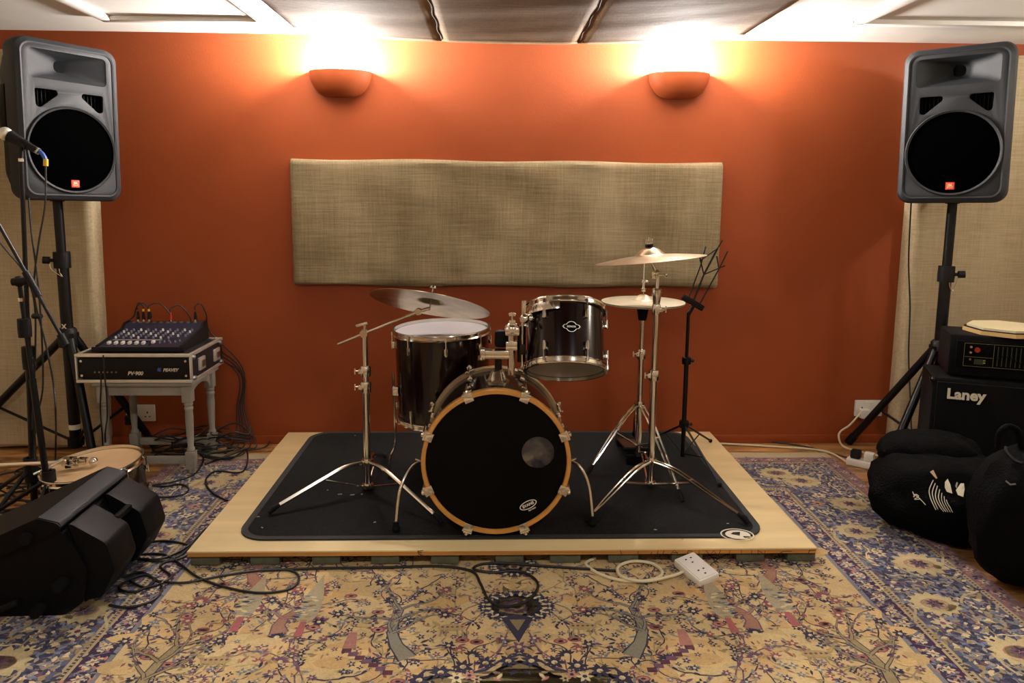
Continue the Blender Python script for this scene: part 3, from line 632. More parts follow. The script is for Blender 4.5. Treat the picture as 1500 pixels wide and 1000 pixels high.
# rack tom, tipped towards the player
RTY = 2.80; rt = P(828, 497, RTY)
def rtbadge(t):
    Mb = Matrix.Rotation(math.radians(-90+3), 4, 'Z') @ Matrix.Translation((.152, 0, .006)) @ Matrix.Rotation(math.pi/2, 4, 'Y') @ Matrix.Rotation(math.pi/2, 4, 'Z')
    arc = [(.0165*math.cos(a), .0165*math.sin(a)) for a in [math.radians(25+130*i/10) for i in range(11)]]
    sh = arc+[(-.022, .006), (-.027, 0), (-.022, -.006)]+[(-p[0], -p[1]) for p in arc]+[(.022, -.006), (.027, 0), (.022, .006)]
    sh = [(x*1.25, y*1.25) for x, y in sh]; MB().mesh(plate(sh, [[(p[0]*.9, p[1]*.9) for p in sh]], .0008), Mb @ Matrix.Translation((0, 0, .0016))).build('badge_rim', M_alu, t)
    MB().prism(sh, -.002, .001, Mb).build('badge', M_hole, t)
    MB().mesh(text_mesh('SONOR', .0095, .0004, .0002), Mb @ Matrix.Translation((0, 0, .0014))).build('badge_lettering', M_alu, t)
Mrt = Matrix.Translation(rt) @ Matrix.Rotation(math.radians(-27), 4, 'X') @ Matrix.Rotation(math.radians(1.5), 4, 'Y')
rtom = tom('rack_tom', 'small dark rack tom tipped back on the chrome tom holder', Mrt, .148, .232, 6, math.radians(-65), M_lacquer, M_headwhite, M_headgrey, badge=rtbadge)
o = MB()
for i in range(13):
    a = math.radians(-215+9*i)
    o.box((.162, 0, .088), (.006, .028, .03), Matrix.Rotation(a, 4, 'Z'), bev=.002)
o.build('suspension_mount', M_chrome, rtom)
# tom holder on the bass drum
th = thing('tom_holder', 'chrome double tom holder rising from the top of the bass drum', 'drum hardware', (bc.x, 2.74, MT+.012+BR+SH))
ty = 2.745; z0 = MT+.012+BR+SH
def X(px): return P(px, 520, ty).x
def Z(py): return P(728, py, ty).z
MB().lathe([(0, -.004), (.045, -.006), (.046, .004), (.036, .012), (.026, .04), (.018, .046), (0, .046)], Matrix.Translation((X(729), ty, z0))).build('base_plate', M_chrome, th, world=True)
MB().cyl((X(730), ty, z0+.03), (X(730), ty, Z(517)), .014).build('post', M_blackmetal, th, world=True)
MB().box((X(727), ty, Z(518)), (.10, .05, .036), bev=.008).build('cross_block', M_chrome, th, world=True)
MB().box((X(707), ty-.01, Z(517)), (.022, .05, .045), bev=.008).cyl((X(703), ty-.03, Z(520)), (X(703), ty-.05, Z(525)), .008).build('left_clamp', M_chrome, th, world=True)
MB().cyl((X(749), ty, Z(548)), (X(749), ty, Z(474)), .0145).build('upright_tube', M_chrome, th, world=True)
MB().box((X(749), ty, Z(505)), (.046, .048, .036), bev=.008).build('tube_clamp', M_chrome, th, world=True)
MB().ball((X(750), ty, Z(482)), .029, 14).box((X(750), ty, Z(484)), (.058, .05, .036), bev=.012).box((X(750), ty-.01, Z(472)), (.024, .02, .022), bev=.004).build('ball_joint', M_chrome, th, world=True)
w_ = MB().cyl((X(750), ty, Z(474)), (X(750), ty, Z(460)), .004)
for s in (-1, 1): w_.box((s*.007, 0, 0), (.014, .005, .013), Matrix.Translation((X(750), ty, Z(459))) @ Matrix.Rotation(s*.4, 4, 'Y'), bev=.002)
w_.build('wing_nut', M_chrome, th, world=True)
MB().box((X(734), ty+.03, Z(498)), (.05, .04, .068), bev=.016).build('rubber_pad', M_rubber, th, world=True)
MB().cyl((X(764), ty+.01, Z(530)), (X(764), ty+.01, Z(478)), .016).box((X(765), ty, Z(511)), (.022, .03, .04), bev=.004).build('second_tube', M_blackmetal, th, world=True)
MB().cyl((X(765), ty-.005, Z(536)), (X(765), ty-.005, Z(440)), .0045).tube(spline([(X(768), ty, Z(440)), (X(767), ty, Z(462)), (X(772), ty+.01, Z(468)), (X(782), ty+.02, Z(466))], 5), .006).build('l_rod', M_chrome, th, world=True)
MB().ball((X(768), ty, Z(466)), .02, 12).ball((X(777), ty+.01, Z(466)), .017, 12).cyl((X(764), ty-.02, Z(466)), (X(764), ty-.045, Z(466)), .009).build('rod_clamp', M_chrome, th, world=True)
# ------------------------------------------------------------------ cymbals and stands
def cymbal_mesh(R, bell=.2, bow=.07, th=.0014):
    b = R*bell; pr = [(0.006, b*.60), (b*.35, b*.57), (b*.7, b*.40), (b, b*.12), (b*1.12, b*.02)]; h0 = b*.02
    for i in range(1, 9):
        t = i/8; r = b*1.1+(R-b*1.1)*t; pr.append((r, h0-R*bow*t*(.6+.4*t)))
    top = pr; bot = [(r, z-th) for r, z in reversed(pr)]
    return MB().lathe(top+bot+[top[0]], n=64)
def cymbal(name, label, M, R, mt, bell=.2, bow=.07, group=None):
    t = thing(name, label, 'cymbal', M, group); cymbal_mesh(R, bell, bow).build('plate', mt, t); return t
def leg3(t, hub, low, foot, mt=M_chrome, r=.0078, wide=.02, dbl=True, cast='leg'):
    """a folding stand leg: bar from the upper collar to the foot with a strut from the lower hub"""
    hub, low, foot = Vector(hub), Vector(low), Vector(foot); d = (foot-hub); side = d.cross(Vector((0, 0, 1))).normalized()*wide/2
    out = Vector((d.x, d.y, 0)).normalized(); s0 = hub+out*.018; end = foot+Vector((0, 0, .022)); kn = s0.lerp(end, .42)+Vector((0, 0, .018))
    mb = MB()
    if dbl:
        for s in (-1, 1): mb.tube(spline([s0+side*s, s0.lerp(kn, .5)+side*s+Vector((0, 0, .01)), kn+side*s, kn.lerp(end, .55)+side*s*.7, end], 5), r*.62, 6)
        mb.cyl(kn-side*1.2, kn+side*1.2, r*.7, n=6)
    else: mb.tube(spline([s0, s0.lerp(kn, .5)+Vector((0, 0, .012)), kn, kn.lerp(end, .55), end], 5), r, 8)
    o = mb.build('leg', mt, t, world=True)
    l0 = low+out*.016; mb = MB()
    for s in ((-1, 1) if dbl else (0,)): mb.tube([l0+side*s*.8, kn.lerp(end, .08)+side*s*.8], r*.5, 6)
    mb.build('strut', mt, o, world=True)
    di = (end-kn).normalized(); MB().tube([end-di*.035, end-di*.005, foot+Vector((out.x*.012, out.y*.012, .010))], [.0085, .0125, .0085], 10).build('rubber_foot', M_rubber, o, world=True)
def memlock(t, p, r, side=1, mt=M_chrome, name='height_clamp'):
    p = Vector(p); o = MB().lathe([(r, -.022), (r+.007, -.022), (r+.008, -.016), (r+.008, .014), (r+.005, .022), (r, .022)], Matrix.Translation(p), 14).box((p.x+side*(r+.006), p.y-.01, p.z), (.016, .016, .018), bev=.003).build(name, mt, t, world=True)
    mb = MB().cyl(p+Vector((side*(r+.008), -.012, 0)), p+Vector((side*(r+.026), -.016, .002)), .0045, n=8).box((p.x+side*(r+.026), p.y-.016, p.z+.002), (.006, .008, .026), bev=.002); mb.build('wing_screw', mt, o, world=True)
def collar(t, p, r, h, mt=M_chrome, name='leg_collar'): MB().lathe([(r, -h/2), (r+.012, -h/2), (r+.013, 0), (r+.012, h/2), (r, h/2)], Matrix.Translation(p), 16).build(name, mt, t, world=True)
# --- boom stand with the tilted crash, beside the floor tom
hub = G(539, 718, MT); SY = hub.y; bx = hub.x
st = thing('cymbal_stand', 'chrome boom cymbal stand standing in front of the floor tom', 'cymbal stand', (bx, SY, MT))
zt = lambda py: P(538, py, SY).z
MB().cyl((bx, SY, zt(712)), (bx, SY, zt(565)), .0150).build('base_tube', M_chrome, st, world=True)
MB().cyl((bx, SY, zt(565)), (bx, SY, zt(492)), .0115).build('middle_tube', M_chrome, st, world=True)
memlock(st, (bx, SY, zt(566)), .0155, -1); memlock(st, (bx, SY, zt(543)), .0145, -1)
collar(st, (bx, SY, zt(676)), .0125, .022); collar(st, (bx, SY, zt(711)), .0125, .016, name='lower_collar')
for fx, fy in ((398, 754), (644, 768)): leg3(st, (bx, SY, zt(676)), (bx, SY, zt(711)), G(fx, fy, MT), dbl=False, r=.0085)
leg3(st, (bx, SY, zt(676)), (bx, SY, zt(711)), (bx+.02, SY+.36, MT), dbl=False, r=.0085)
MB().box((bx, SY, zt(487)), (.028, .034, .034), bev=.01).cyl((bx, SY-.02, zt(487)), (bx, SY-.034, zt(487)), .016).build('boom_tilter', M_chrome, st, world=True)
MB().box((0, 0, 0), (.05, .012, .012), Matrix.Translation((bx-.012, SY, zt(475))) @ Matrix.Rotation(-.25, 4, 'Y'), bev=.004).cyl((bx, SY, zt(487)), (bx, SY, zt(476)), .005).build('wing_nut', M_chrome, st, world=True)
b0, b1 = P(495, 504, SY-.01), P(613, 456, SY-.06); MB().cyl(b0, b1, .0055, n=10).cyl(b1.lerp(b0, .15), b1, .008, n=10).build('boom_arm', M_chrome, st, world=True)
c0 = P(631, 441, SY-.055); n0 = Matrix.Rotation(math.radians(9.3), 3, 'Y') @ (Matrix.Rotation(math.radians(-19.5), 3, 'X') @ Vector((0, 0, 1)))
MB().ball(b1, .015, 10).cyl(b1-Vector((0, .018, 0)), b1+Vector((0, .018, 0)), .013).cyl(b1, c0-n0*.03, .007).build('cymbal_tilter', M_chrome, st, world=True)
MB().cyl(c0-n0*.035, c0+n0*.062, .0035, n=8).lathe([(0, .058), (.014, .056), (.013, .062), (0, .064)], axis_mat(c0, n0), 10).build('cymbal_rod', M_chrome, st, world=True)
MB().lathe([(.004, .022), (.015, .022), (.015, .034), (.004, .034)], axis_mat(c0, n0), 14).build('felt', M_rubber, st, world=True)
cymbal('crash_cymbal', 'large dark crash cymbal tilted away on the boom stand over the floor tom', axis_mat(c0, n0), .243, M_brass, .22, .06)
# --- straight stand with the crash over the hi-hat
hub = G(952, 714, MT); SY = hub.y; bx = hub.x; zt = lambda py: P(953, py, SY).z
s2 = thing('cymbal_stand', 'chrome double-braced cymbal stand holding the high crash by the hi-hat', 'cymbal stand', (bx, SY, MT))
MB().cyl((bx, SY, zt(708)), (bx, SY, zt(549)), .0150).build('base_tube', M_chrome, s2, world=True)
MB().cyl((bx, SY, zt(549)), (bx, SY, zt(445)), .0125).build('middle_tube', M_chrome, s2, world=True)
memlock(s2, (bx, SY, zt(549)), .0155, -1); memlock(s2, (bx, SY, zt(453)), .0105, 1)
collar(s2, (bx, SY, zt(674)), .0125, .022); collar(s2, (bx, SY, zt(707)), .0125, .016, name='lower_collar')
for fx, fy in ((862, 766), (1092, 768)): leg3(s2, (bx, SY, zt(674)), (bx, SY, zt(707)), G(fx, fy, MT))
leg3(s2, (bx, SY, zt(674)), (bx, SY, zt(707)), (bx+.01, SY+.36, MT))
MB().lathe([(.010, -.05), (.013, -.045), (.02, .01), (.021, .028), (.012, .036), (.008, .036)], Matrix.Translation((bx, SY, zt(434)))).cyl((bx-.02, SY, zt(428)), (bx+.02, SY, zt(428)), .007).build('boom_socket', M_chrome, s2, world=True)
ct = P(952, 374, SY); n2 = Matrix.Rotation(math.radians(-5.8), 3, 'Y') @ (Matrix.Rotation(math.radians(-3.2), 3, 'X') @ Vector((0, 0, 1)))
MB().cyl((bx, SY, zt(438)), (bx+.002, SY, zt(400)), .0075).cyl((bx, SY, zt(402)), ct-n2*.02, .006).build('upper_tube', M_chrome, s2, world=True)
MB().ball((bx-.006, SY, zt(400)), .016, 10).box((bx-.012, SY, zt(402)), (.03, .02, .034), bev=.008).cyl((bx, SY-.01, zt(402)), (bx+.03, SY-.014, zt(402)), .007).ball((bx+.03, SY-.014, zt(402)), .009, 8).build('cymbal_tilter', M_chrome, s2, world=True)
MB().cyl(ct-n2*.02, ct+n2*.075, .0035, n=8).build('cymbal_rod', M_chrome, s2, world=True)
MB().lathe([(.004, .02), (.016, .02), (.0165, .046), (.004, .046)], axis_mat(ct, n2), 14).build('felt', M_rubber, s2, world=True)
w_ = MB()
for i in range(5): w_.box((-.014+.007*i, 0, .058), (.004, .012, .02), axis_mat(ct, n2), bev=.001)
w_.lathe([(.003, .046), (.014, .047), (.014, .052), (.003, .053)], axis_mat(ct, n2), 12).build('wing_nut', M_chrome, s2, world=True)
cymbal('crash_cymbal', 'bronze crash cymbal nearly level on top of the tall stand by the hi-hat', axis_mat(ct, n2), .228, M_brass, .25, .085)
# --- hi-hat
hub = G(937, 655, MT); SY = 3.28; hx = P(938, 560, SY).x; zt = lambda py: P(938, py, SY).z
hh = thing('hi_hat_stand', 'chrome hi-hat stand with foot pedal behind the tall cymbal stand', 'cymbal stand', (hx, SY, MT))
zl = zt(592); zlow = zt(650)
MB().cyl((hx, SY, MT+.05), (hx, SY, zt(525)), .0135).build('base_tube', M_chrome, hh, world=True)
MB().cyl((hx, SY, zt(525)), (hx, SY, zt(468)), .010).build('upper_tube', M_chrome, hh, world=True)
MB().cyl((hx, SY, zt(468)), (hx, SY, zt(366)), .003, n=8).build('pull_rod', M_chrome, hh, world=True)
MB().lathe([(0, -.03), (.018, -.03), (.026, .02), (.034, .026), (.034, .034), (0, .034)], Matrix.Translation((hx, SY, zt(459)))).build('cymbal_seat', M_rubber, hh, world=True)
memlock(hh, (hx, SY, zt(518)), .0135, -1); collar(hh, (hx, SY, zl), .0135, .024)
for f in ((862, 697), (998, 736)): leg3(hh, (hx, SY, zl), (hx, SY, zlow), G(*f, MT))
leg3(hh, (hx, SY, zl), (hx, SY, zlow), (hx+.06, SY+.40, MT))
MB().box((hx, SY+.02, MT+.03), (.10, .03, .05), bev=.006).box((hx, SY+.02, MT+.075), (.13, .016, .014), bev=.004).build('pedal_frame', M_blackmetal, hh, world=True)
MB().box((0, 0, 0), (.085, .25, .010), Matrix.Translation((hx-.01, SY+.16, MT+.052)) @ Matrix.Rotation(math.radians(-9), 4, 'X'), bev=.003).build('footboard', M_steel, hh, world=True)
MB().box((hx-.01, SY+.28, MT+.014), (.08, .04, .024), bev=.004).build('heel_plate', M_blackmetal, hh, world=True)
MB().lathe([(.004, -.02), (.012, -.02), (.013, -.008), (.007, -.004), (.007, .02), (.011, .024), (.011, .034), (.004, .036)], Matrix.Translation((hx, SY, zt(420)))).cyl((hx, SY, zt(412)), (hx+.02, SY, zt(412)), .004).build('clutch', M_chrome, hh, world=True)
hc = P(942, 441, SY); hz = hc.z
cymbal('hi_hat_cymbal', 'upper pale bronze hi-hat cymbal of the closed pair', Matrix.Translation((hx, SY, hz+.006)), .187, M_hat, .22, .04, 'hi-hat pair')
lowc = cymbal('hi_hat_cymbal', 'lower pale bronze hi-hat cymbal turned upside down under its pair', Matrix.Translation((hx, SY, hz-.014)) @ Matrix.Rotation(math.pi, 4, 'X'), .187, M_hat, .22, .04, 'hi-hat pair')
# --- music stand
SY = 3.38; mx = P(1001, 640, SY).x; zt = lambda py: P(1003, py, SY).z; XX = lambda px, py, dy=0: P(px, py, SY+dy)
ms = thing('music_stand', 'thin black folding music stand behind the hi-hat by the wall', 'music stand', (mx, SY, MT))
MB().cyl((mx, SY, MT+.01), (mx, SY, zt(530)), .011).build('lower_tube', M_blackmetal, ms, world=True)
MB().cyl((mx, SY, zt(532)), (mx, SY, zt(458)), .008).build('upper_tube', M_blackmetal, ms, world=True)
collar(ms, (mx, SY, zt(528)), .009, .03, M_blackmetal, 'height_clamp'); MB().cyl((mx, SY, zt(528)), (mx+.03, SY, zt(528)), .006).ball((mx+.03, SY, zt(528)), .009, 8).build('clamp_screw', M_blackmetal, ms, world=True)
collar(ms, (mx, SY, zt(621)), .011, .03, M_blackmetal); MB().cyl((mx, SY, zt(621)), (mx+.034, SY, zt(621)), .005).ball((mx+.034, SY, zt(621)), .008, 8).build('collar_screw', M_blackmetal, ms, world=True)
for f in (G(1054, 713, MT), G(955, 645, MT), Vector((mx+.20, SY+.22, MT))):
    k0 = Vector((mx, SY, zt(621))); o = MB().cyl(k0, f+Vector((0, 0, .012)), .0055, n=8).build('leg', M_blackmetal, ms, world=True)
    mid = k0.lerp(f, .55); MB().cyl(Vector((mx, SY, MT+.025)), mid, .0035, n=6).build('strut', M_blackmetal, o, world=True)
    MB().ball(f+Vector((0, 0, .011)), .0105, 8).build('rubber_foot', M_rubber, o, world=True)
MB().cyl((mx, SY, zt(460)), XX(1016, 447), .009).build('neck', M_blackmetal, ms, world=True)
MB().box((0, 0, 0), (.115, .02, .03), Matrix.Translation(XX(1015, 443)) @ Matrix.Rotation(math.radians(30), 4, 'Y'), bev=.006).build('tray_bracket', M_blackmetal, ms, world=True)
def wire(pts, r=.0032): MB().tube([XX(x, y, d) for x, y, d in pts], r, 6).build('desk_wire', M_blackmetal, ms, world=True)
wire(((1016, 440, 0), (1031, 402, .03), (1051, 364, .06)), .0045); wire(((1008, 438, 0), (1026, 390, .03), (1034, 361, .05))); wire(((1025, 445, 0), (1052, 396, .03), (1066, 368, .05)))
wire(((1025, 382, .03), (1051, 364, .06), (1058, 352, .07))); wire(((1031, 402, .03), (1062, 389, .04))); wire(((1025, 376, .03), (1031, 402, .03))); wire(((1050, 375, .05), (1053, 393, .04)))
# ------------------------------------------------------------------ loudspeakers on stands
RX90 = Matrix.Rotation(math.pi/2, 4, 'X')
def loudspeaker(label, M):
    t = thing('loudspeaker', label, 'loudspeaker', M, 'pair of loudspeakers on stands'); w_, h_ = .432, .686; c = h_/2
    R = lambda w, h, r, y, z=c: [(x, y, z+q) for x, q in rrect(w, h, r, 6)]
    MB().loft([R(.415, .668, .06, .095), R(.38, .64, .07, .18), R(.33, .60, .09, .27), R(.27, .54, .09, .34), R(.22, .48, .08, .36)]).build('cabinet', M_spkblack, t)
    MB().loft([R(w_, h_, .055, .10), R(w_, h_, .055, .03), R(w_-.012, h_-.012, .052, .010), R(w_-.045, h_-.045, .045, .0), R(w_-.058, h_-.058, .04, .002), R(w_-.060, h_-.060, .04, .014)], cap0=True, cap1=False).build('bezel', M_spkgrey, t)
    horn = rrect(.325, .125, .02, 4, None, 0, .578-c); wz = .222-c; wr = .182
    tri = lambda s: rounded([(s*.144, .476-c), (s*.142, .400-c), (s*.122, .392-c), (s*.046, .456-c), (s*.052, .476-c)][::s], .011, 3)
    MB().mesh(plate(rrect(w_-.056, h_-.056, .042, 6), [horn, tri(1), tri(-1), circ(wr+.002, 0, wz, 48)], .010, .002), Matrix.Translation((0, .012, c)) @ RX90).build('baffle', M_spkgrey, t)
    hz = .578
    rings = [[(x, .006, hz+q) for x, q in rrect(.325, .125, .02, 4)], [(x, .03, hz+.004+q) for x, q in rrect(.25, .10, .025, 4)], [(x, .06, hz+.008+q) for x, q in rrect(.13, .075, .03, 4)], [(x, .088, hz+.01+q) for x, q in rrect(.05, .05, .02, 4)]]
    MB().loft(rings, cap0=False, cap1=False).build('horn', M_spkgrey, t); MB().box((0, .089, hz+.01), (.056, .002, .056)).build('horn_throat', M_hole, t)
    for s in (-1, 1):
        o = MB().box((s*.108, .05, .42), (.13, .002, .12)).build('port', M_hole, t)
        for k in range(6): MB().box((s*(.056+.016*k), .04, .433), (.003, .016, .09)).build('port_rib', M_rubber, o)
    MB().lathe([(wr+.001, -.004), (wr+.006, -.003), (wr+.008, .003), (wr+.004, .008), (wr-.004, .004)], Matrix.Translation((0, .004, .222)) @ RX90, 56).build('woofer_ring', M_spkgrey, t)
    MB().lathe([(0, .006), (.06, .0055), (.13, .003), (wr, -.004)], Matrix.Translation((0, .004, .222)) @ RX90, 48).build('woofer_grille', M_grille, t)
    b = MB().box((0, -.004, .076), (.034, .004, .032), bev=.001).build('badge', M_orange, t); MB().mesh(text_mesh('JBL', .0155, .0004, .0005), Matrix.Translation((.001, -.0064, .0785)) @ RX90).build('badge_lettering', M_print, b)
    MB().box((0, -.0066, .068), (.024, .0006, .002)).build('badge_underline', M_print, b)
    MB().cyl((0, .17, -.004), (0, .17, .02), .03, n=20).build('pole_socket', M_spkblack, t)
    for s in (-1, 1): MB().box((s*.195, .17, c+.05), (.022, .06, .2), bev=.008).build('side_handle', M_spkblack, t)
    return t
TH = math.radians(54)
oL = Vector((-1.852, 3.385, 1.276)); oR = Vector((2.059, 3.293, 1.297)); THR = math.radians(37)
loudspeaker('charcoal plastic loudspeaker on the stand beside the mixer table', Matrix.Translation(oL) @ Matrix.Rotation(TH, 4, 'Z') @ Matrix.Rotation(math.radians(1.3), 4, 'Y'))
loudspeaker('charcoal plastic loudspeaker on the stand behind the guitar amplifier', Matrix.Translation(oR) @ Matrix.Rotation(-THR, 4, 'Z') @ Matrix.Rotation(math.radians(-1.1), 4, 'Y'))
def speaker_stand(label, bx, by, ztop, zcol, zlow, feet, side, extra=None):
    t = thing('speaker_stand', label, 'speaker stand', (bx, by, 0), 'speaker stands')
    zsl = zcol+.36
    MB().cyl((bx, by, zlow), (bx, by, zsl), .026, n=16).build('lower_pole', M_blackmetal, t, world=True)
    MB().cyl((bx, by, zsl-.02), (bx, by, ztop), .021, n=16).build('upper_pole', M_blackmetal, t, world=True)
    collar(t, (bx, by, zsl), .024, .075, M_black, 'height_collar')
    o = MB().cyl((bx, by-.01, zsl), (bx+side*.045, by-.03, zsl), .008).cyl((bx+side*.04, by-.028, zsl), (bx+side*.066, by-.038, zsl+.002), .017, n=12).build('clamp_knob', M_black, t, world=True)
    MB().tube(spline([(bx+.0, by-.028, zsl+.03), (bx+.002, by-.03, zsl-.05), (bx+.016, by-.034, zsl-.075), (bx+side*.03, by-.036, zsl-.04), (bx+side*.035, by-.034, zsl-.015)], 6), .002, 6).build('safety_pin_wire', M_chrome, t, world=True)
    MB().lathe([(.026, -.05), (.040, -.05), (.042, -.03), (.040, .03), (.032, .04), (.026, .04)], Matrix.Translation((bx, by, zcol)), 18).build('leg_collar', M_black, t, world=True)
    MB().lathe([(.026, -.02), (.036, -.02), (.036, .02), (.026, .02)], Matrix.Translation((bx, by, zlow+.03)), 16).build('lower_collar', M_black, t, world=True)
    for f in feet:
        f = Vector(f); d = Vector((f.x-bx, f.y-by, 0)).normalized(); a = Vector((bx, by, zcol-.01))+d*.03; e = f+Vector((0, 0, .016))
        o = MB().box(tuple(a), (.03, .03, .05), bev=.006).cyl(a, e, .019, n=12).build('leg', M_blackmetal, t, world=True)
        MB().cyl(Vector((bx, by, zlow+.03))+d*.025, a.lerp(e, .62), .007, n=8).build('brace', M_blackmetal, o, world=True)
        MB().cyl(e-(e-a).normalized()*.05, e+(e-a).normalized()*.004, .022, n=12).build('rubber_foot', M_rubber, o, world=True)
    return t
bk = Vector((-math.sin(TH), math.cos(TH), 0))*.17
lx, ly = (oL+bk).x, (oL+bk).y; rx_, ry_ = oR.x+math.sin(THR)*.17, oR.y+math.cos(THR)*.17
sl = speaker_stand('black tripod speaker stand with tape ring beside the mixer table', lx, ly, oL.z-.003, P(97, 492, ly).z, .10, (G(-60, 655), G(142, 700), (G(240, 645).x, W-.06, 0)), -1)
MB().lathe([(.0261, -.012), (.0268, -.012), (.0268, .012), (.0261, .012)], Matrix.Translation((lx, ly, P(103, 624, ly).z)), 16).build('tape_ring', M_print, sl, world=True)
for k, ch in enumerate('XAT'): MB().mesh(text_mesh(ch, .03, .0004, .001), Matrix.Translation((lx, ly-.0265, P(95, 477, ly).z-.022*k)) @ RX90).build('pole_lettering', M_print, sl, world=True)
speaker_stand('black tripod speaker stand with coiled pin wire behind the guitar amplifier', rx_, ry_, oR.z-.003, P(1380, 510, ry_).z, .10, ((1.935, W-.035, 0), (1.86, 3.30, 0), (rx_+.42, ry_+.08, 0)), 1)
# ------------------------------------------------------------------ table, amplifier case and mixer
TZ = .452; tx0, tx1, ty0, ty1 = P(155, 600, 3.39).x-.005, P(275, 600, 3.39).x+.005, 3.39, 3.66
tb = thing('side_table', 'small grey painted table with turned legs under the amplifier case', 'table', ((tx0+tx1)/2, (ty0+ty1)/2, 0))
MB().box(((tx0+tx1)/2, (ty0+ty1)/2, TZ-.009), (tx1-tx0+.07, ty1-ty0+.07, .018), bev=.005).build('tabletop', M_tablep, tb, world=True)
for x in (tx0, tx1):
    for y in (ty0, ty1):
        f0 = RZ+.001 if (x > -1.5 and y < 3.6) else .001
        pr = [(.0, f0), (.016, f0), (.018, .03), (.018, .10), (.014, .105), (.019, .115), (.019, .125), (.013, .135), (.0165, .20), (.0185, .28), (.017, .31), (.02, .316), (.02, .326), (.016, .332), (.02, .338), (.02, .346), (.017, .352), (0, .352)]
        o = MB().lathe(pr, Matrix.Translation((x, y, 0)), 14).build('leg', M_tablep, tb, world=True)
        MB().box((x, y, .393), (.044, .044, .083), bev=.003).build('leg_block', M_tablep, o, world=True); MB().box((x, y, .07), (.042, .042, .085), bev=.003).build('lower_block', M_tablep, o, world=True)
for y in (ty0, ty1): MB().box(((tx0+tx1)/2, y, .408), (tx1-tx0-.05, .016, .05), bev=.002).build('apron', M_tablep, tb, world=True); MB().box(((tx0+tx1)/2, y, .07), (tx1-tx0-.05, .018, .036), bev=.003).build('stretcher', M_tablep, tb, world=True)
for x in (tx0, tx1):
    pts = [(ty0+.02, .434), (ty1-.02, .434), (ty1-.02, .36)]+[((ty0+ty1)/2+(ty1-ty0-.05)/2*math.cos(a), .36+.05*math.sin(a)) for a in [math.pi*i/10 for i in range(11)]]+[(ty0+.02, .36)]
    MB().loft([[(x-.008, p, q) for p, q in pts], [(x+.008, p, q) for p, q in pts]]).build('arched_apron', M_tablep, tb, world=True)
cx0, cx1, cy0, cy1, cz0, cz1 = P(110, 540, 3.345).x, P(280, 540, 3.345).x, 3.345, 3.755, TZ+.0005, TZ+.135
ac = thing('amplifier_case', 'black flight case with aluminium edges holding a power amplifier on the grey table', 'flight case', ((cx0+cx1)/2, (cy0+cy1)/2, cz0)); mxc, myc, mzc = (cx0+cx1)/2, (cy0+cy1)/2, (cz0+cz1)/2
dx_, dy_, dz_ = cx1-cx0, cy1-cy0, cz1-cz0
MB().box((mxc, myc+.012, mzc), (dx_-.008, dy_-.03, dz_-.008), bev=.003).build('case_body', M_caseblk, ac, world=True)
for z in (cz0+.007, cz1-.007):
    MB().box((mxc, cy0+.01, z), (dx_, .02, .014), bev=.002).build('edge_rail', M_alu, ac, world=True); MB().box((mxc, cy1-.01, z), (dx_, .02, .014), bev=.002).build('edge_rail', M_alu, ac, world=True)
    for x in (cx0+.008, cx1-.008): MB().box((x, myc, z), (.016, dy_-.042, .014), bev=.002).build('edge_rail', M_alu, ac, world=True)
for x in (cx0+.004, cx1-.004): MB().box((x, cy0+.01, mzc), (.008, .02, dz_-.03), bev=.002).build('corner_rail', M_alu, ac, world=True)
for y in (cy0+.03, cy1-.04):
    for z in (cz0+.018, cz1-.018): MB().ball((cx1, y, z), .014, 8).build('ball_corner', M_steel, ac, world=True)
for y in (cy0+.12, cy1-.10): o = MB().box((cx1+.003, y, mzc), (.012, .07, .06), bev=.004).build('butterfly_latch', M_alu, ac, world=True); MB().box((cx1+.012, y, mzc), (.006, .034, .03), bev=.002).build('latch_wing', M_steel, o, world=True)
am = MB().box((mxc, cy0+.012, mzc), (dx_-.02, .012, .092), bev=.002).build('amplifier_front', M_black, ac, world=True)
fr = cy0+.0055
for sx in (-1, 1):
    for sz in (-1, 1): MB().cyl((mxc+sx*(dx_/2-.026), fr+.002, mzc+sz*.034), (mxc+sx*(dx_/2-.026), fr-.003, mzc+sz*.034), .006, n=10).build('rack_screw', M_chrome, am, world=True)
for k in range(6): MB().cyl((cx0+.085+.019*k, fr+.002, mzc-.018), (cx0+.085+.019*k, fr-.002, mzc-.018), .004, n=8).build('indicator', M_steel, am, world=True)
MB().mesh(text_mesh('PV·900', .024, .0004, .0008, .25), Matrix.Translation((mxc+.005, fr-.0006, mzc-.024)) @ RX90).build('model_lettering', M_alu, am, world=True)
MB().mesh(text_mesh('PEAVEY', .020, .0004, .0008, .3), Matrix.Translation((mxc+.165, fr-.0006, mzc-.008)) @ RX90).build('brand_lettering', M_alu, am, world=True)
MB().prism([(-.008, -.008), (.008, -.008), (.005, .0), (.008, .008), (-.006, .008), (-.008, .002)], -.0004, .0004, Matrix.Translation((mxc+.115, fr-.0006, mzc-.006)) @ RX90).build('brand_mark', M_blue, am, world=True)
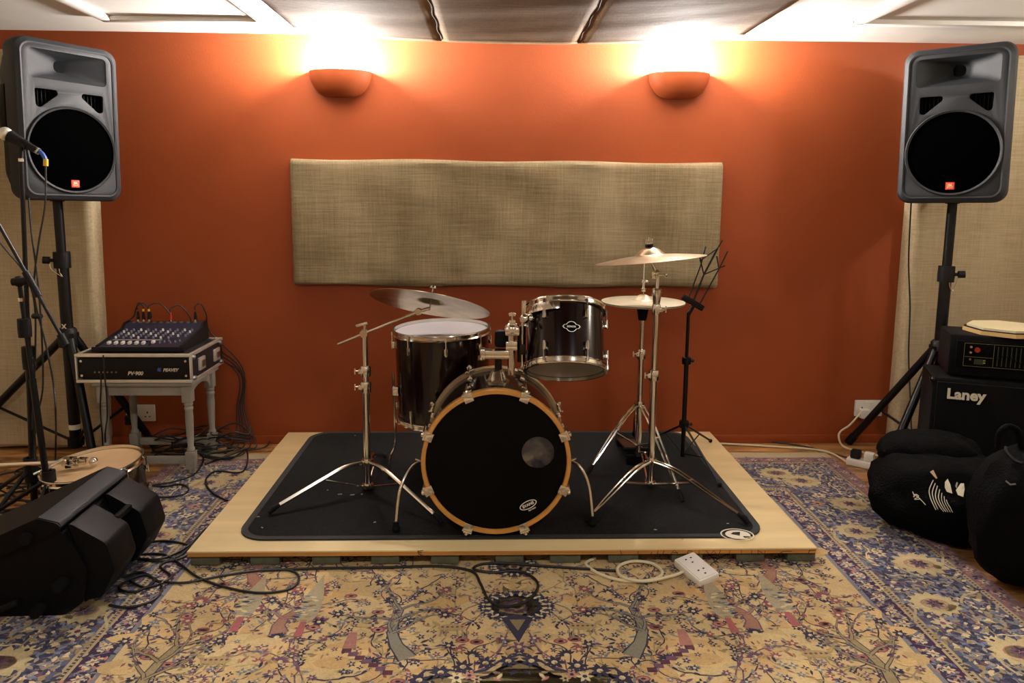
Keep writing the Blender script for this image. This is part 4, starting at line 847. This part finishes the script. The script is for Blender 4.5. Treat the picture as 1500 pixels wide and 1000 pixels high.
# mixer: sloped desk
mf0, mf1 = P(150, 510, 3.40).x, P(264, 510, 3.40).x; mb0, mb1 = P(196, 478, 3.72).x, P(292, 475, 3.72).x; xm0, xm1 = (mf0+mb0)/2-.015, (mf1+mb1)/2+.015
mxw = xm1-xm0; mz = cz1+.001; mi = thing('audio_mixer', 'dark blue audio mixing desk with white faders on top of the amplifier case', 'mixer', ((xm0+xm1)/2, 3.55, mz))
prof = [(3.395, 0), (3.395, .022), (3.64, .060), (3.665, .082), (3.715, .088), (3.725, .0)]
MB().loft([[(xm0, y, mz+z) for y, z in prof], [(xm1, y, mz+z) for y, z in prof]]).build('desk', M_mixer, mi, world=True)
for x in (xm0-.006, xm1+.006): MB().loft([[(x-.006, y, mz+z+(.006 if z else 0)) for y, z in prof], [(x+.006, y, mz+z+(.006 if z else 0)) for y, z in prof]]).build('side_cheek', M_black, mi, world=True)
MB().box(((xm0+xm1)/2, 3.389, mz+.012), (mxw+.05, .012, .024), bev=.004).build('front_lip', M_black, mi, world=True)
def mp_(u, v):                                    # a point on the sloped control surface
    y = 3.40+.235*v; return Vector((xm0+mxw*u, y, mz+.0225+.0365*v))
nrm = Vector((0, -.155, 1)).normalized()
for k in range(7):
    p = mp_(.09+.085*k+(.02 if k == 6 else 0), .14 if k < 6 else .2); MB().box((0, 0, .007), (.013, .022, .013), axis_mat(p, nrm), bev=.003).build('fader_cap', M_cap, mi, world=True)
    MB().box((0, .0, .0006), (.003, .07, .001), axis_mat(mp_(.09+.085*k, .2), nrm)).build('fader_slot', M_hole, mi, world=True)
MB().box((0, 0, .0006), (mxw*.62, .004, .001), axis_mat(mp_(.37, .38), nrm)).build('white_line', M_cap, mi, world=True)
for k in range(10):
    for j in range(5):
        if k > 7 and j < 1: continue
        p = mp_(.07+.095*k, .47+.115*j); MB().lathe([(0, 0), (.0055, 0), (.0045, .011), (0, .0115)], axis_mat(p, nrm), 8).build('knob', M_knob if (j+k) % 3 else M_cap, mi, world=True)
for k in range(6): MB().lathe([(0, 0), (.0045, 0), (.0038, .009), (0, .0095)], axis_mat(mp_(.70+.045*k, .2+.05*(k % 3)), nrm), 8).build('small_knob', M_knob, mi, world=True)
for k in range(10): MB().cyl((xm0+mxw*(.08+.09*k), 3.69, mz+.082), (xm0+mxw*(.08+.09*k), 3.69, mz+.089), .009, n=10).build('jack_socket', M_steel, mi, world=True)
plugs = []
for k, (px, col, nm, wd) in enumerate(((203, M_black, 'white-banded', 1), (211, M_black, 'yellow-banded', 1), (219, M_black, 'yellow-topped', 1), (251, M_red, 'red', .6), (287, M_black, 'twin black', 1))):
    p = P(px, 474, 3.69); p = Vector((min(max(p.x, xm0+.02), xm1-.02), 3.69, mz+.0895))
    lb = ['black cable plug with silver tip at the far end of the mixer sockets', 'black cable plug with yellow band between two others on the mixer', 'black cable plug with yellow band beside the mixer knobs', 'small red plug standing in the mixer', 'tall black plug at the corner of the mixer'][k]
    t = thing('cable_plug', lb, 'plug', p, 'plugs in the mixer')
    MB().cyl(p, p+Vector((0, 0, .012)), .007*wd, n=10).build('collar', M_chrome, t, world=True); MB().cyl(p+Vector((0, 0, .012)), p+Vector((0, 0, .052*(.7+.3*wd))), .009*wd, .005*wd, n=10).build('grip', col, t, world=True)
    if k in (1, 2): MB().cyl(p+Vector((0, 0, .052)), p+Vector((0, 0, .064)), .0056, n=8).build('colour_band', M_yellow, t, world=True)
    plugs.append(p+Vector((0, 0, .06 if wd == 1 else .048)))
# ------------------------------------------------------------------ cables
def cable(pts, r, mt, label, k=7, name='cable', group=None): return one(name, MB().tube(spline(pts, k), r, 8), mt, label, 'cable', group)
for i, p in enumerate(plugs):
    q = [(.05, .09, .10), (-.06, .09, .06), (.09, .09, .05), (.08, .08, .02), (.04, .06, .02)][i]
    a = Vector(p); pts = [a, a+Vector((0, .0, .018)), a+Vector((q[0]*.5, .02, .03)), a+Vector((q[0], .035, -.03)), a+Vector((q[0]*1.2, .052, -.12)), Vector((cx1+.035+.012*i, 3.785, .42)), Vector((cx1+.05+.01*i, 3.77, .2)), Vector((cx1+.04+.03*i, 3.72, .03)), Vector((cx1-.05+.05*i, 3.62, .012+.008*i))]
    cable(pts, .0032, M_cable, ['thin black cable arching from the first banded mixer plug to the floor', 'thin black cable curving over the mixer from the yellow-banded plug', 'thin black cable rising from the plug beside the mixer knobs', 'thin black cable behind the red mixer plug', 'black cable hooped over the tall corner plug of the mixer'][i], group='mixer cables')
rc = random.Random(21)
for i in range(9):                                # heap of coiled leads on the floor behind the table
    cx, cy = rc.uniform(-1.62, -1.28), rc.uniform(3.58, 3.70); pts = []; r0 = rc.uniform(.09, .15)
    for k in range(16):
        a = k*.75+i; pts.append((cx+r0*math.cos(a)*rc.uniform(.8, 1.2), min(cy+r0*.55*math.sin(a)*rc.uniform(.8, 1.2), W-.02), .012+.016*i*rc.uniform(.6, 1)+.012*math.sin(k)))
    cable(pts, .0038, M_cable, 'loosely coiled black lead in the heap behind the grey table', 5, 'coiled_cable', 'heap of leads behind the table')
for i, pts in enumerate((((1.0, 0), ),)): pass
def gp(l, z=RZ+.006): return [G(x, y, z) for x, y in l]
cable([Vector((P(147, 530, 3.335).x, 3.33, .50)), P(148, 560, 3.332), P(147, 600, 3.335), P(150, 640, 3.34), G(152, 668, .02), G(165, 676, .01)], .0034, M_cable, 'black lead hanging straight down over the front of the amplifier case', group='leads over the case')
cable([P(152, 521, 3.335)+Vector((0, -.004, .004)), P(153, 545, 3.33), P(156, 580, 3.332), P(157, 610, 3.335), P(154, 640, 3.34), G(158, 670, .02)], .0034, M_cable, 'second black lead hanging beside its twin over the amplifier case', group='leads over the case')
cable(gp([(300, 668), (335, 672), (361, 660), (356, 690), (315, 690), (301, 705), (312, 722), (333, 733)]), .004, M_cable, 'black cable curling from the lead heap to the side of the platform')
cable(gp([(330, 664), (350, 640), (375, 637), (394, 645), (385, 656), (350, 661), (300, 680)]), .004, M_cable, 'black cable loop reaching the rust wall beside the platform')
cable(gp([(205, 712), (250, 706), (285, 694), (298, 672), (290, 660)]), .004, M_cable, 'black cable running past the foot of the grey table')
cable(gp([(205, 724), (235, 728), (268, 724), (276, 715), (262, 709), (240, 712), (208, 709)]), .004, M_cable, 'black cable loop on the rug beside the floor drum')
cable(gp([(180, 815), (240, 812), (290, 845), (340, 862), (385, 868), (425, 862), (438, 846), (425, 835), (390, 834), (330, 842), (270, 853), (225, 850)]), .0042, M_cable, 'black cable making a long loop on the rug before the platform')
cable(gp([(190, 818), (235, 818), (275, 800), (300, 775), (318, 768), (290, 790), (265, 812), (235, 828), (250, 845), (215, 860), (190, 850)]), .0042, M_cable, 'black cable twisted beside the platform corner and the floor monitor')
cable(gp([(160, 886), (190, 889), (225, 878), (237, 858), (215, 842), (190, 848), (175, 862), (200, 866), (226, 850), (206, 838), (180, 845)]), .0042, M_cable, 'black cable coiled on the blue border beside the floor monitor')
cable(gp([(210, 794), (245, 792), (280, 800), (270, 815), (240, 822), (205, 818), (200, 806)]), .0042, M_cable, 'short black cable coil on the rug next to the floor monitor back')
cable(gp([(385, 835), (470, 832), (560, 831), (640, 829), (690, 836), (704, 855), (716, 878), (740, 888), (772, 880), (788, 860), (780, 845), (756, 836), (720, 838), (694, 833), (706, 826), (740, 825), (800, 829), (860, 833), (905, 836)]), .0048, M_cable, 'black cable with a teardrop loop on the tan rug before the platform')
cable([Vector((.385, 2.52, .014)), G(858, 826, .014), G(882, 842, .014), G(920, 851, .014), G(958, 848, .014), G(970, 838, .02), G(955, 825, .02), G(925, 822, .018), G(905, 831, .018), G(912, 845, .022), G(945, 851, .022), G(985, 843, .022), G(1003, 836, .022)], .0055, M_wcable, 'cream flex with one loop leading to the white double socket on the rug')
cable(gp([(1045, 649), (1120, 653), (1205, 660), (1240, 676), (1252, 681)], .007), .0055, M_wcable, 'cream flex lying along the bare floor to the white power strip')
cable(gp([(1050, 646), (1130, 647), (1190, 656), (1235, 668), (1275, 678), (1290, 684)], .006), .0042, M_cable, 'black flex lying along the bare floor to the power strip')
cable([P(1262, 603, W-.035), P(1245, 622, W-.045), P(1231, 632, W-.06), P(1229, 642, W-.08), G(1236, 654, .007), G(1262, 662, .007), G(1292, 669, .007), G(1299, 676, .02), G(1288, 682, .03), G(1279, 680, .062)], .0052, M_wcable, 'cream flex dropping from the wall socket to the power strip')
cable([P(1335, 290, 3.55), P(1331, 380, 3.62), P(1333, 450, 3.64), P(1331, 520, 3.64), P(1334, 600, 3.62), G(1334, 648, .01), G(1320, 668, .01), G(1302, 684, .06)], .0038, M_cable, 'thin black cable hanging from the loudspeaker behind the amplifier')
# mains plate sockets
def wall_socket(x, z, label):
    t = thing('wall_socket', label, 'socket', (x, W, z)); MB().box((0, -.006, 0), (.150, .012, .088), bev=.004).build('plate', M_wplastic, t)
    for s in (-1, 1):
        for a, b, c, d in ((0, .012, .006, .010), (-.011, -.010, .009, .005), (.011, -.010, .009, .005)): MB().box((s*.037+a, -.0122, b-.008), (c, .001, d)).build('pin_hole', M_hole, t)
        MB().box((s*.012, -.013, .03), (.011, .004, .016), bev=.001).build('switch', M_wplastic, t)
    return t
sk = wall_socket(P(207, 604, W).x, P(207, 604, W).z, 'white double wall socket seen under the grey table')
sk2 = wall_socket(P(1271, 597, W).x, P(1271, 597, W).z, 'white double wall socket low on the rust wall by the stand leg')
p = P(1262, 603, W); one('mains_plug', MB().box((p.x, W-.032, p.z), (.05, .038, .05), bev=.008), M_wplastic, 'white mains plug in the wall socket beside the stand leg', 'plug')
p = P(196, 612, W); one('mains_plug', MB().box((p.x, W-.032, p.z), (.05, .038, .05), bev=.008), M_black, 'black mains plug in the wall socket under the grey table', 'plug')
# power strip and its plugs
a, b = G(1244, 679, 0), G(1312, 694, 0); d = (b-a).normalized(); L_ = (b-a).length+.06; Mp = axis_mat((a+b)/2+d*.02, (0, 0, 1), d)
ps = thing('power_strip', 'white four-way power strip lying on the bare floor by the black bags', 'power strip', Mp)
MB().box((0, 0, .019), (L_, .058, .034), bev=.006).build('housing', M_wplastic, ps)
for k in range(4): MB().prism(circ(.021, -L_*.36+.062*k, 0, 16), .0362, .0368).build('outlet_face', M_cap, ps)
for k, (mt, lb) in enumerate(((M_black, 'black mains plug nearest the cream flex on the power strip'), (M_wplastic, 'white mains plug between two black ones on the power strip'), (M_black, 'black mains plug next to the bags on the power strip'))):
    one('mains_plug', MB().box((-L_*.36+.062*k, 0, .058), (.046, .046, .042), Mp, bev=.009), mt, lb, 'plug', 'plugs in the power strip')
a, b, c = G(1000, 825, RZ), G(1022, 846, RZ), G(1042, 836, RZ); d = (b-a).normalized(); 
Mg = axis_mat(G(1020, 834, RZ+.02), (-.05, -.18, 1), (.42, -.90, 0))
gs = thing('extension_socket', 'white double extension socket lying on the rug before the platform', 'extension socket', Mg)
MB().box((0, 0, 0), (.135, .088, .03), bev=.006).build('housing', M_wplastic, gs); MB().box((0, 0, .0155), (.122, .076, .003), bev=.001).build('face', M_cap, gs)
for s in (-1, 1):
    for a_, b_ in ((0, .012), (-.011, -.01), (.011, -.01)): MB().box((s*.033+b_, a_, .0172), (.005, .007, .0006)).build('pin_hole', M_hole, gs)
# ------------------------------------------------------------------ microphone stands
def tripod(t, bx, by, zc, feet, mt=M_blackmetal):
    for f in feet:
        f = Vector(f); k0 = Vector((bx, by, zc)); d = Vector((f.x-bx, f.y-by, 0)).normalized()
        o = MB().cyl(k0+d*.02, f+Vector((0, 0, .012)), .009, n=8).build('leg', mt, t, world=True); MB().cyl(Vector((bx, by, .05))+d*.012, (k0+d*.02).lerp(f, .55), .004, n=6).build('strut', mt, o, world=True)
        MB().ball(f+Vector((0, 0, .0135)), .013, 8).build('rubber_foot', M_rubber, o, world=True)
SY = 2.93; bx = G(57, 752).x; vz = lambda x, y: P(x, y, SY)
t1 = thing('microphone_stand', 'tall black microphone stand holding a silver microphone beside the loudspeaker', 'microphone stand', (bx, SY, 0)); top = vz(31, 232)
tt = Vector((bx-.03, SY, top.z)); tt.x = top.x
MB().cyl((bx, SY, .03), Vector((bx, SY, 0)).lerp(tt, .47)+Vector((0, 0, 0)), .0135).build('lower_tube', M_blackmetal, t1, world=True)
MB().cyl(Vector((bx, SY, 0)).lerp(tt, .46), tt, .0085).build('upper_tube', M_blackmetal, t1, world=True)
collar(t1, Vector((bx, SY, 0)).lerp(tt, .46), .012, .09, M_black, 'height_clamp'); collar(t1, (bx, SY, .20), .0135, .10, M_black)
MB().cyl(tt-Vector((0, 0, .012)), tt+Vector((0, 0, .0)), .0105, n=10).build('silver_ring', M_chrome, t1, world=True)
mA, mB_ = vz(8, 196), vz(57, 222); md = (mB_-mA).normalized(); mm = mA.lerp(mB_, .45)
MB().cyl(tt, mm-Vector((0, 0, .018)), .008).cyl(mm-md*.03, mm+md*.03, .0175, n=14).build('microphone_clip', M_black, t1, world=True)
tripod(t1, bx, SY, .20, ((bx-.30, SY+.10, 0), (bx+.03, SY+.3, 0), (bx-.06, SY-.30, 0)))
mc_ = thing('microphone', 'silver-headed vocal microphone in the clip of the tall stand', 'microphone', mA)
MB().ball(mA, .026, 14).build('grille_ball', M_alu, mc_, world=True); MB().tube([mA+md*.018, mA+md*.03, mA.lerp(mB_, .75), mB_], [.025, .0215, .014, .0125], 14).build('body', M_black, mc_, world=True)
MB().cyl(mB_-md*.045, mB_, .0128, n=12).build('connector_sleeve', M_alu, mc_, world=True)
e0 = vz(66, 232); MB().tube(spline([mB_, mB_+md*.012, e0, vz(67, 240)], 4), .008, 8).build('blue_boot', M_blue, mc_, world=True); MB().cyl(vz(67, 233), vz(67, 243), .0085).build('yellow_band', M_yellow, mc_, world=True)
cable([vz(67, 243), vz(66, 300), vz(56, 360), vz(50, 430), vz(66, 500), vz(78, 560), vz(82, 620), G(82, 690, .012), G(95, 722, .012)], .0035, M_cable, 'black microphone cable hanging from the yellow-banded connector', group='microphone leads')
cable([vz(42, 290), vz(46, 340), vz(54, 400), vz(60, 470), vz(63, 560), vz(57, 600), vz(50, 640), G(30, 705, .012), G(10, 715, .012)], .0035, M_cable, 'black cable hanging behind the tall microphone stand', group='microphone leads')
cable([vz(-6, 348), vz(14, 372), vz(36, 400), vz(50, 440), vz(52, 500), vz(50, 560), vz(46, 640), G(40, 725, .012)], .0035, M_cable, 'black cable wound along the boom arm of the short stand', group='microphone leads')
# short boom stand
SY = 2.80; c1 = P(28, 412, SY); b1x = c1.x+.05
t2 = thing('microphone_stand', 'short black boom microphone stand with its arm slanting across the tall stand', 'microphone stand', (b1x, SY, 0))
MB().cyl((b1x, SY, .03), Vector((b1x, SY, 0)).lerp(Vector((c1.x, SY, c1.z)), .62), .012).build('lower_tube', M_blackmetal, t2, world=True)
MB().cyl(Vector((b1x, SY, 0)).lerp(Vector((c1.x, SY, c1.z)), .6), (c1.x, SY, c1.z), .008).build('upper_tube', M_blackmetal, t2, world=True)
MB().cyl(P(31, 436, SY), P(31, 441, SY), .0105, n=10).build('silver_ring', M_chrome, t2, world=True); collar(t2, P(36, 480, SY), .011, .07, M_black, 'height_clamp')
MB().ball((c1.x, SY, c1.z), .021, 12).cyl((c1.x-.012, SY-.02, c1.z), (c1.x+.05, SY-.015, c1.z+.004), .014).build('boom_clutch', M_black, t2, world=True)
bA, bB = P(-30, 278, SY-.02), P(97, 505, SY-.02); MB().cyl(bA, bB, .0065, n=10).build('boom_arm', M_blackmetal, t2, world=True)
MB().cyl(bA.lerp(bB, .52), bA.lerp(bB, .68), .013, n=12).build('boom_grip', M_black, t2, world=True); MB().cyl(bA.lerp(bB, .93), bB, .0135, n=12).build('boom_counterweight', M_black, t2, world=True)
collar(t2, (b1x, SY, .20), .012, .09, M_black); tripod(t2, b1x, SY, .20, ((b1x-.32, SY-.06, 0), (b1x+.04, SY-.28, 0), (b1x+.06, SY+.30, 0)))
MB().cyl(P(49, 463, SY-.01), P(60, 463, SY-.02), .010).build('clutch_knob', M_black, t2, world=True)
for i in range(5):
    cx, cy = -2.02+.07*(i % 3), 3.08+.05*i; pts = []
    for k in range(14): a = k*.8+i*1.3; pts.append((cx+(.13+.02*i)*math.cos(a)*rc.uniform(.8, 1.2), cy+.10*math.sin(a)*rc.uniform(.8, 1.2), .008+.013*i+.004*math.sin(k*2)))
    cable(pts, .0038, M_cable, 'coiled black lead on the bare floor beside the microphone stands', 5, 'coiled_cable', 'leads by the microphone stands')
# ------------------------------------------------------------------ drum on the floor with a clamp on it
fd = G(140, 675, .235); Mfd = Matrix.Translation((fd.x, fd.y, .122)) @ Matrix.Rotation(math.radians(-5), 4, 'Y') @ Matrix.Rotation(math.radians(3), 4, 'X')
fdr = tom('floor_drum', 'dark red drum with tan head standing on the floor before the grey table', Mfd, .180, .192, 8, math.radians(-70), M_lacquer, M_headtan, M_headgrey)
pc = P(98, 668, fd.y-.05); hz = Mfd @ Vector((-.08, -.04, .112))
cp = thing('drum_clamp', 'chrome multi clamp and tube lying on the tan drum head', 'drum hardware', hz)
MB().cyl(hz+Vector((-.26, .0, .012)), hz+Vector((.0, .02, .016)), .0095).build('tube', M_chrome, cp, world=True)
MB().box(tuple(hz+Vector((.0, .02, .018))), (.05, .04, .034), bev=.008).box(tuple(hz+Vector((.045, .03, .016))), (.04, .035, .028), bev=.008).ball(hz+Vector((.09, .03, .014)), .018, 10).build('clamp_body', M_chrome, cp, world=True)
MB().cyl(hz+Vector((-.09, -.07, .0)), hz+Vector((-.01, .0, .034)), .005).box(tuple(hz+Vector((.03, -.02, .012))), (.05, .016, .014), bev=.004).build('clamp_screw', M_chrome, cp, world=True)
# ------------------------------------------------------------------ floor monitor
vv = Vector((-.02, 1, 0)).normalized(); uu = Vector((vv.y, -vv.x, 0)); T0 = Vector((-1.375, 2.18, 0)); Mm = Matrix((uu, vv, Vector((0, 0, 1)))).transposed().to_4x4(); Mm.translation = T0; Mm.translation.z = .0
fm = thing('floor_monitor', 'black plastic floor monitor loudspeaker lying on the rug, handle side towards the platform', 'loudspeaker', Mm); DV = .415; ZR = RZ+.001
def wedge(pf_, v0, v1, r=.0): return [[(u, v0, z) for u, z in pf_], [(u, v1, z) for u, z in pf_]]
pf1 = rounded([(0, .335), (.062, .318), (.072, .300), (-.40, .085), (-.56, ZR+.03), (-.56, .075)], .010, 3)
MB().loft(wedge(pf1, -.012, DV+.012)).build('front_bezel', M_spkblack, fm)
pf2 = rounded([(.052, .292), (.10, .225), (.13, .15), (.11, .05), (.05, ZR), (-.53, ZR), (-.53, .04), (-.35, .115)], .015, 3)
MB().loft(wedge(pf2, .006, DV-.006)).build('cabinet', M_spkblack, fm)
MB().loft([[(u, -.006, z) for u, z in rounded([(0, .335), (.062, .318), (.069, .304), (.02, .318)], .003, 2)], [(u, DV+.006, z) for u, z in rounded([(0, .335), (.062, .318), (.069, .304), (.02, .318)], .003, 2)]], Matrix.Translation((.001, 0, .002))).build('top_strip', M_spkgrey, fm)
for v0, v1 in ((.018, .165), (.25, .40)):
    pb = rounded([(.066, .295), (.080, .306), (.190, .238), (.212, .15), (.165, .06), (.10, .05)], .012, 2); MB().loft([[(u*.97+.002, v0, z) for u, z in pb], [(u, v0+.012, z) for u, z in pb], [(u, v1-.012, z) for u, z in pb], [(u*.97+.002, v1, z) for u, z in pb]]).build('moulded_block', M_spkblack, fm)
MB().box((.150, .207, .255), (.022, .10, .02), bev=.006).build('handle', M_spkblack, fm)
for u, z in ((-.03, .275), (.055, .12), (-.19, .06), (-.02, .035)):
    MB().cyl((u, .008, z), (u, -.028, z), .019, .017, n=14).build('rubber_foot', M_rubber, fm)
MB().cyl((.16, .33, .10), (.185, .33, .10), .006, n=8).build('brass_socket', M_gold, fm)
for p_ in ((-.12, .23, -.06, .05), ): MB().box((-.2, -.001, .11), (.30, .016, .02), Matrix.Rotation(math.radians(-24), 4, 'Y') @ Matrix.Translation((0, 0, -.02)), bev=.004).build('side_groove', M_black, fm)
# ------------------------------------------------------------------ guitar amplifier stack
AZ = math.radians(-22); Ma = Matrix.Translation((1.93, 3.08, 0)) @ Matrix.Rotation(AZ, 4, 'Z')
def logo(t, M, s, mt): MB().mesh(text_mesh('Laney', s, .001, .0022), M).build('brand_lettering', mt, t)
cabn = thing('speaker_cabinet', 'black guitar speaker cabinet with white lettering behind the black bags', 'amplifier', Ma); cw, cdp, chh = .66, .30, .545
MB().box((cw/2, cdp/2+.012, chh/2+.02), (cw, cdp-.024, chh-.04), bev=.012).build('cabinet', M_tolex, cabn); MB().box((cw/2, .007, chh/2+.01), (cw-.03, .012, chh-.05), bev=.003).build('grille', M_clothgrille, cabn)
logo(cabn, Matrix.Translation((.125, -.0005, chh-.065)) @ RX90, .062, M_print)
for x in (.0, cw):
    for z in (.012, chh-.012): MB().ball((x, .03, z), .022, 10, (.6, 1, .6)).build('corner_cap', M_blackmetal, cabn)
for x in (.06, cw-.06):
    for y in (.06, cdp-.06): MB().cyl((x, y, .0005), (x, y, .022), .018, n=12).build('foot', M_rubber, cabn)
Mh = Ma @ Matrix.Translation((.055, .03, chh+.001)); hw_, hd, hh_ = .60, .25, .19
hd_t = thing('guitar_amplifier', 'black amplifier head with graphic equaliser sliders standing on the speaker cabinet', 'amplifier', Mh)
MB().box((hw_/2, hd/2+.008, hh_/2+.005), (hw_, hd-.016, hh_-.01), bev=.012).build('shell', M_tolex, hd_t); MB().box((hw_/2, .006, hh_/2+.012), (hw_-.05, .008, .115), bev=.002).build('panel', M_hole, hd_t)
for a, b, c, d in ((.055, .057, .115, .001), (.055, .157, .115, .001),): MB().box((a+c/2, .0015, b), (c, .001, .0012)).build('panel_line', M_gold, hd_t)
for x in (.055, .165, .57): MB().box((x, .0015, .107), (.0012, .001, .1)).build('panel_line', M_gold, hd_t)
for z in (.057, .157): MB().box((.37, .0015, z), (.40, .001, .0012)).build('panel_line', M_gold, hd_t)
MB().box((.11, .0015, .098), (.105, .001, .0012)).build('panel_line', M_gold, hd_t)
for z in (.142, .118, .088): MB().cyl((.078, .004, z), (.078, -.006, z), .005, n=10).build('input_jack', M_chrome, hd_t)
MB().cyl((.103, .003, .13), (.103, -.004, .13), .011, n=14).build('red_lamp', mat('dim_red', srgb(150, 40, 26), .4), hd_t)
MB().box((.112, .001, .078), (.035, .002, .022)).build('green_panel', M_ampgreen, hd_t)
for z in (.075, .085): MB().box((.132, -.001, z), (.008, .003, .005)).build('green_switch', mat('green_switch', srgb(120, 140, 60), .5), hd_t)
for k in range(16):
    MB().box((.18+.0165*k, .0012, .107), (.0035, .001, .085)).build('slider_slot', M_ampgreen, hd_t); MB().box((.18+.0165*k, -.002, .10+.012*math.sin(k*.9)), (.008, .008, .005), bev=.001).build('slider_knob', M_blackmetal, hd_t)
# octagonal practice pad on the head
po = Mh @ Vector((.235, .15, hh_+.001)); pp = thing('practice_pad', 'octagonal wooden practice pad with cream rubber top on the amplifier head', 'practice pad', po); oc = lambda r: [(r*math.cos(math.radians(22.5+45*i)), r*math.sin(math.radians(22.5+45*i))) for i in range(8)]
MB().prism(oc(.165), 0, .017).build('wooden_base', M_padwood, pp); MB().prism(oc(.162), .0172, .0205).build('dark_layer', M_rubber, pp); MB().prism(oc(.15), .0207, .03).build('rubber_top', M_padtop, pp)
# ------------------------------------------------------------------ bags
from mathutils.bvhtree import BVHTree
from mathutils import noise
def blob(c, r, e=2.6, amp=.03, n=40, m=24, rz=0, seed=0, zmin=None):
    vs = []; fs = []; cz, sz = math.cos(rz), math.sin(rz)
    sg = lambda v, k: math.copysign(abs(v)**(2/k), v)
    for j in range(m+1):
        ph = -math.pi/2+math.pi*j/m
        for i in range(n):
            a = 2*math.pi*i/n; d = Vector((sg(math.cos(ph), e)*sg(math.cos(a), e), sg(math.cos(ph), e)*sg(math.sin(a), e), sg(math.sin(ph), e)))
            k = 1+amp*2*noise.noise(d*1.7+Vector((seed*7.1, 0, 0)))+amp*noise.noise(d*4.3+Vector((0, seed*3.3, 0))); x, y, z = d.x*r[0]*k, d.y*r[1]*k, d.z*r[2]*k
            z += c[2]
            if zmin is not None: z = max(z, zmin)
            vs.append((c[0]+x*cz-y*sz, c[1]+x*sz+y*cz, z))
    for j in range(m):
        for i in range(n): fs.append((j*n+i, j*n+(i+1) % n, (j+1)*n+(i+1) % n, (j+1)*n+i))
    return MB().add(vs, fs)
def cast(mb):
    t = BVHTree.FromPolygons([Vector(v) for v in mb.v], mb.f)
    def f(x, y, off=.002):
        d = ray(x, y).normalized(); h = t.ray_cast(CAM, d); return h[0]+h[1].normalized()*(off if h[1].dot(d) < 0 else -off) if h[0] is not None else None
    return f
def surf_stroke(f, pts, r): return MB().tube([q for q in (f(x, y) for x, y in spline2(pts)) if q is not None], r, 6)
def spline2(pts): return [(v.x, v.y) for v in spline([(x, y, 0) for x, y in pts], 5)]
def patch(f, pts, name, mt, par):
    q = [f(x, y, .003) for x, y in pts]
    if all(v is not None for v in q):
        c = sum(q, Vector())/len(q); MB().add([c]+q, [(0, i+1, (i+1) % len(q)+1) for i in range(len(q))]).build(name, mt, par, world=True, smooth=False)
g1 = blob((1.80, 2.74, .158), (.275, .215, .162), 2.3, .06, seed=2, rz=-.5, zmin=.0095); fl = cast(g1)
bg = thing('cymbal_bag', 'round black cymbal bag with white ringed print slumped by the amplifier', 'bag', (1.80, 2.74, RZ)); g1.build('body', M_bag, bg, world=True)
blob((1.80, 2.86, .275), (.195, .11, .105), 2.2, .06, seed=5, rz=-.25).build('top_pocket', M_bag, bg, world=True)
for k in range(7):
    c_, w0 = 1362+k*4.2, 0; pts = [(1367+k*3.0, 703+k*4.5), (1361+k*4.6, 718+k*3.2), (1364+k*4.6, 732+k*2.0), (1371+k*3.9, 746+k*.8)]
    if k > 1: pts = [(1367+k*3.2, 701+k*5.2), (1361+k*4.6, 720+k*3.0), (1366+k*4.4, 736+k*1.4), (1376+k*3.2, 748+k*.3)]
    surf_stroke(fl, pts, .0018 if k < 4 else .0013).build('printed_ring', M_print, bg, world=True)
patch(fl, [(1362, 691), (1367, 688), (1373, 700), (1371, 701)], 'printed_patch', M_headtan, bg); patch(fl, [(1384, 706), (1388, 701), (1392, 710), (1395, 723), (1387, 720), (1384, 714)], 'printed_patch', M_print, bg)
patch(fl, [(1400, 718), (1407, 708), (1412, 708), (1413, 716), (1411, 728), (1403, 725)], 'printed_patch', M_print, bg); patch(fl, [(1399, 712), (1401, 706), (1403, 707), (1401, 716)], 'printed_patch', M_headgrey, bg)
surf_stroke(fl, [(1337, 720), (1339, 724), (1345, 728), (1350, 733), (1356, 739)], .0016).build('swirl_mark', M_print, bg, world=True); surf_stroke(fl, [(1339, 728), (1341, 724), (1346, 727), (1340, 731), (1347, 731)], .0018).build('swirl_mark', M_print, bg, world=True)
g2 = blob((1.985, 2.325, .25), (.335, .15, .25), 2.7, .045, seed=9, rz=-.08, zmin=.0095); f2 = cast(g2)
bp_ = thing('backpack', 'black backpack with grey zipped front leaning by the amplifier', 'bag', (1.985, 2.325, RZ)); g2.build('body', M_bag, bp_, world=True)
g3 = blob((2.03, 2.235, .35), (.23, .10, .12), 2.4, .04, seed=12, rz=-.08); g3.build('front_pocket', M_bag2, bp_, world=True); f3 = cast(g3)
for pts, r, mt, nm in (([(1474, 655), (1482, 650), (1500, 645), (1520, 644)], .0035, M_steel, 'zip'), ([(1474, 655), (1476, 664), (1488, 676), (1500, 680)], .005, M_bag2, 'webbing')):
    q = [v for v in (f3(x, y, .004) or f2(x, y, .004) for x, y in spline2(pts)) if v is not None]
    if len(q) > 2: MB().tube(q, r, 6).build(nm, mt, bp_, world=True)
q = [P(1462, 655, 2.35), P(1464, 635, 2.34), P(1472, 626, 2.34), P(1482, 625, 2.34), P(1492, 633, 2.34), P(1496, 655, 2.35)]; MB().tube(spline(q, 6), .010, 10).build('carry_handle', M_bag, bp_, world=True)
q = [f2(x, y, .004) for x, y in ((1474, 705), (1480, 710), (1488, 709))]
if all(q): MB().tube(q, .003, 6).build('buckle', M_steel, bp_, world=True)
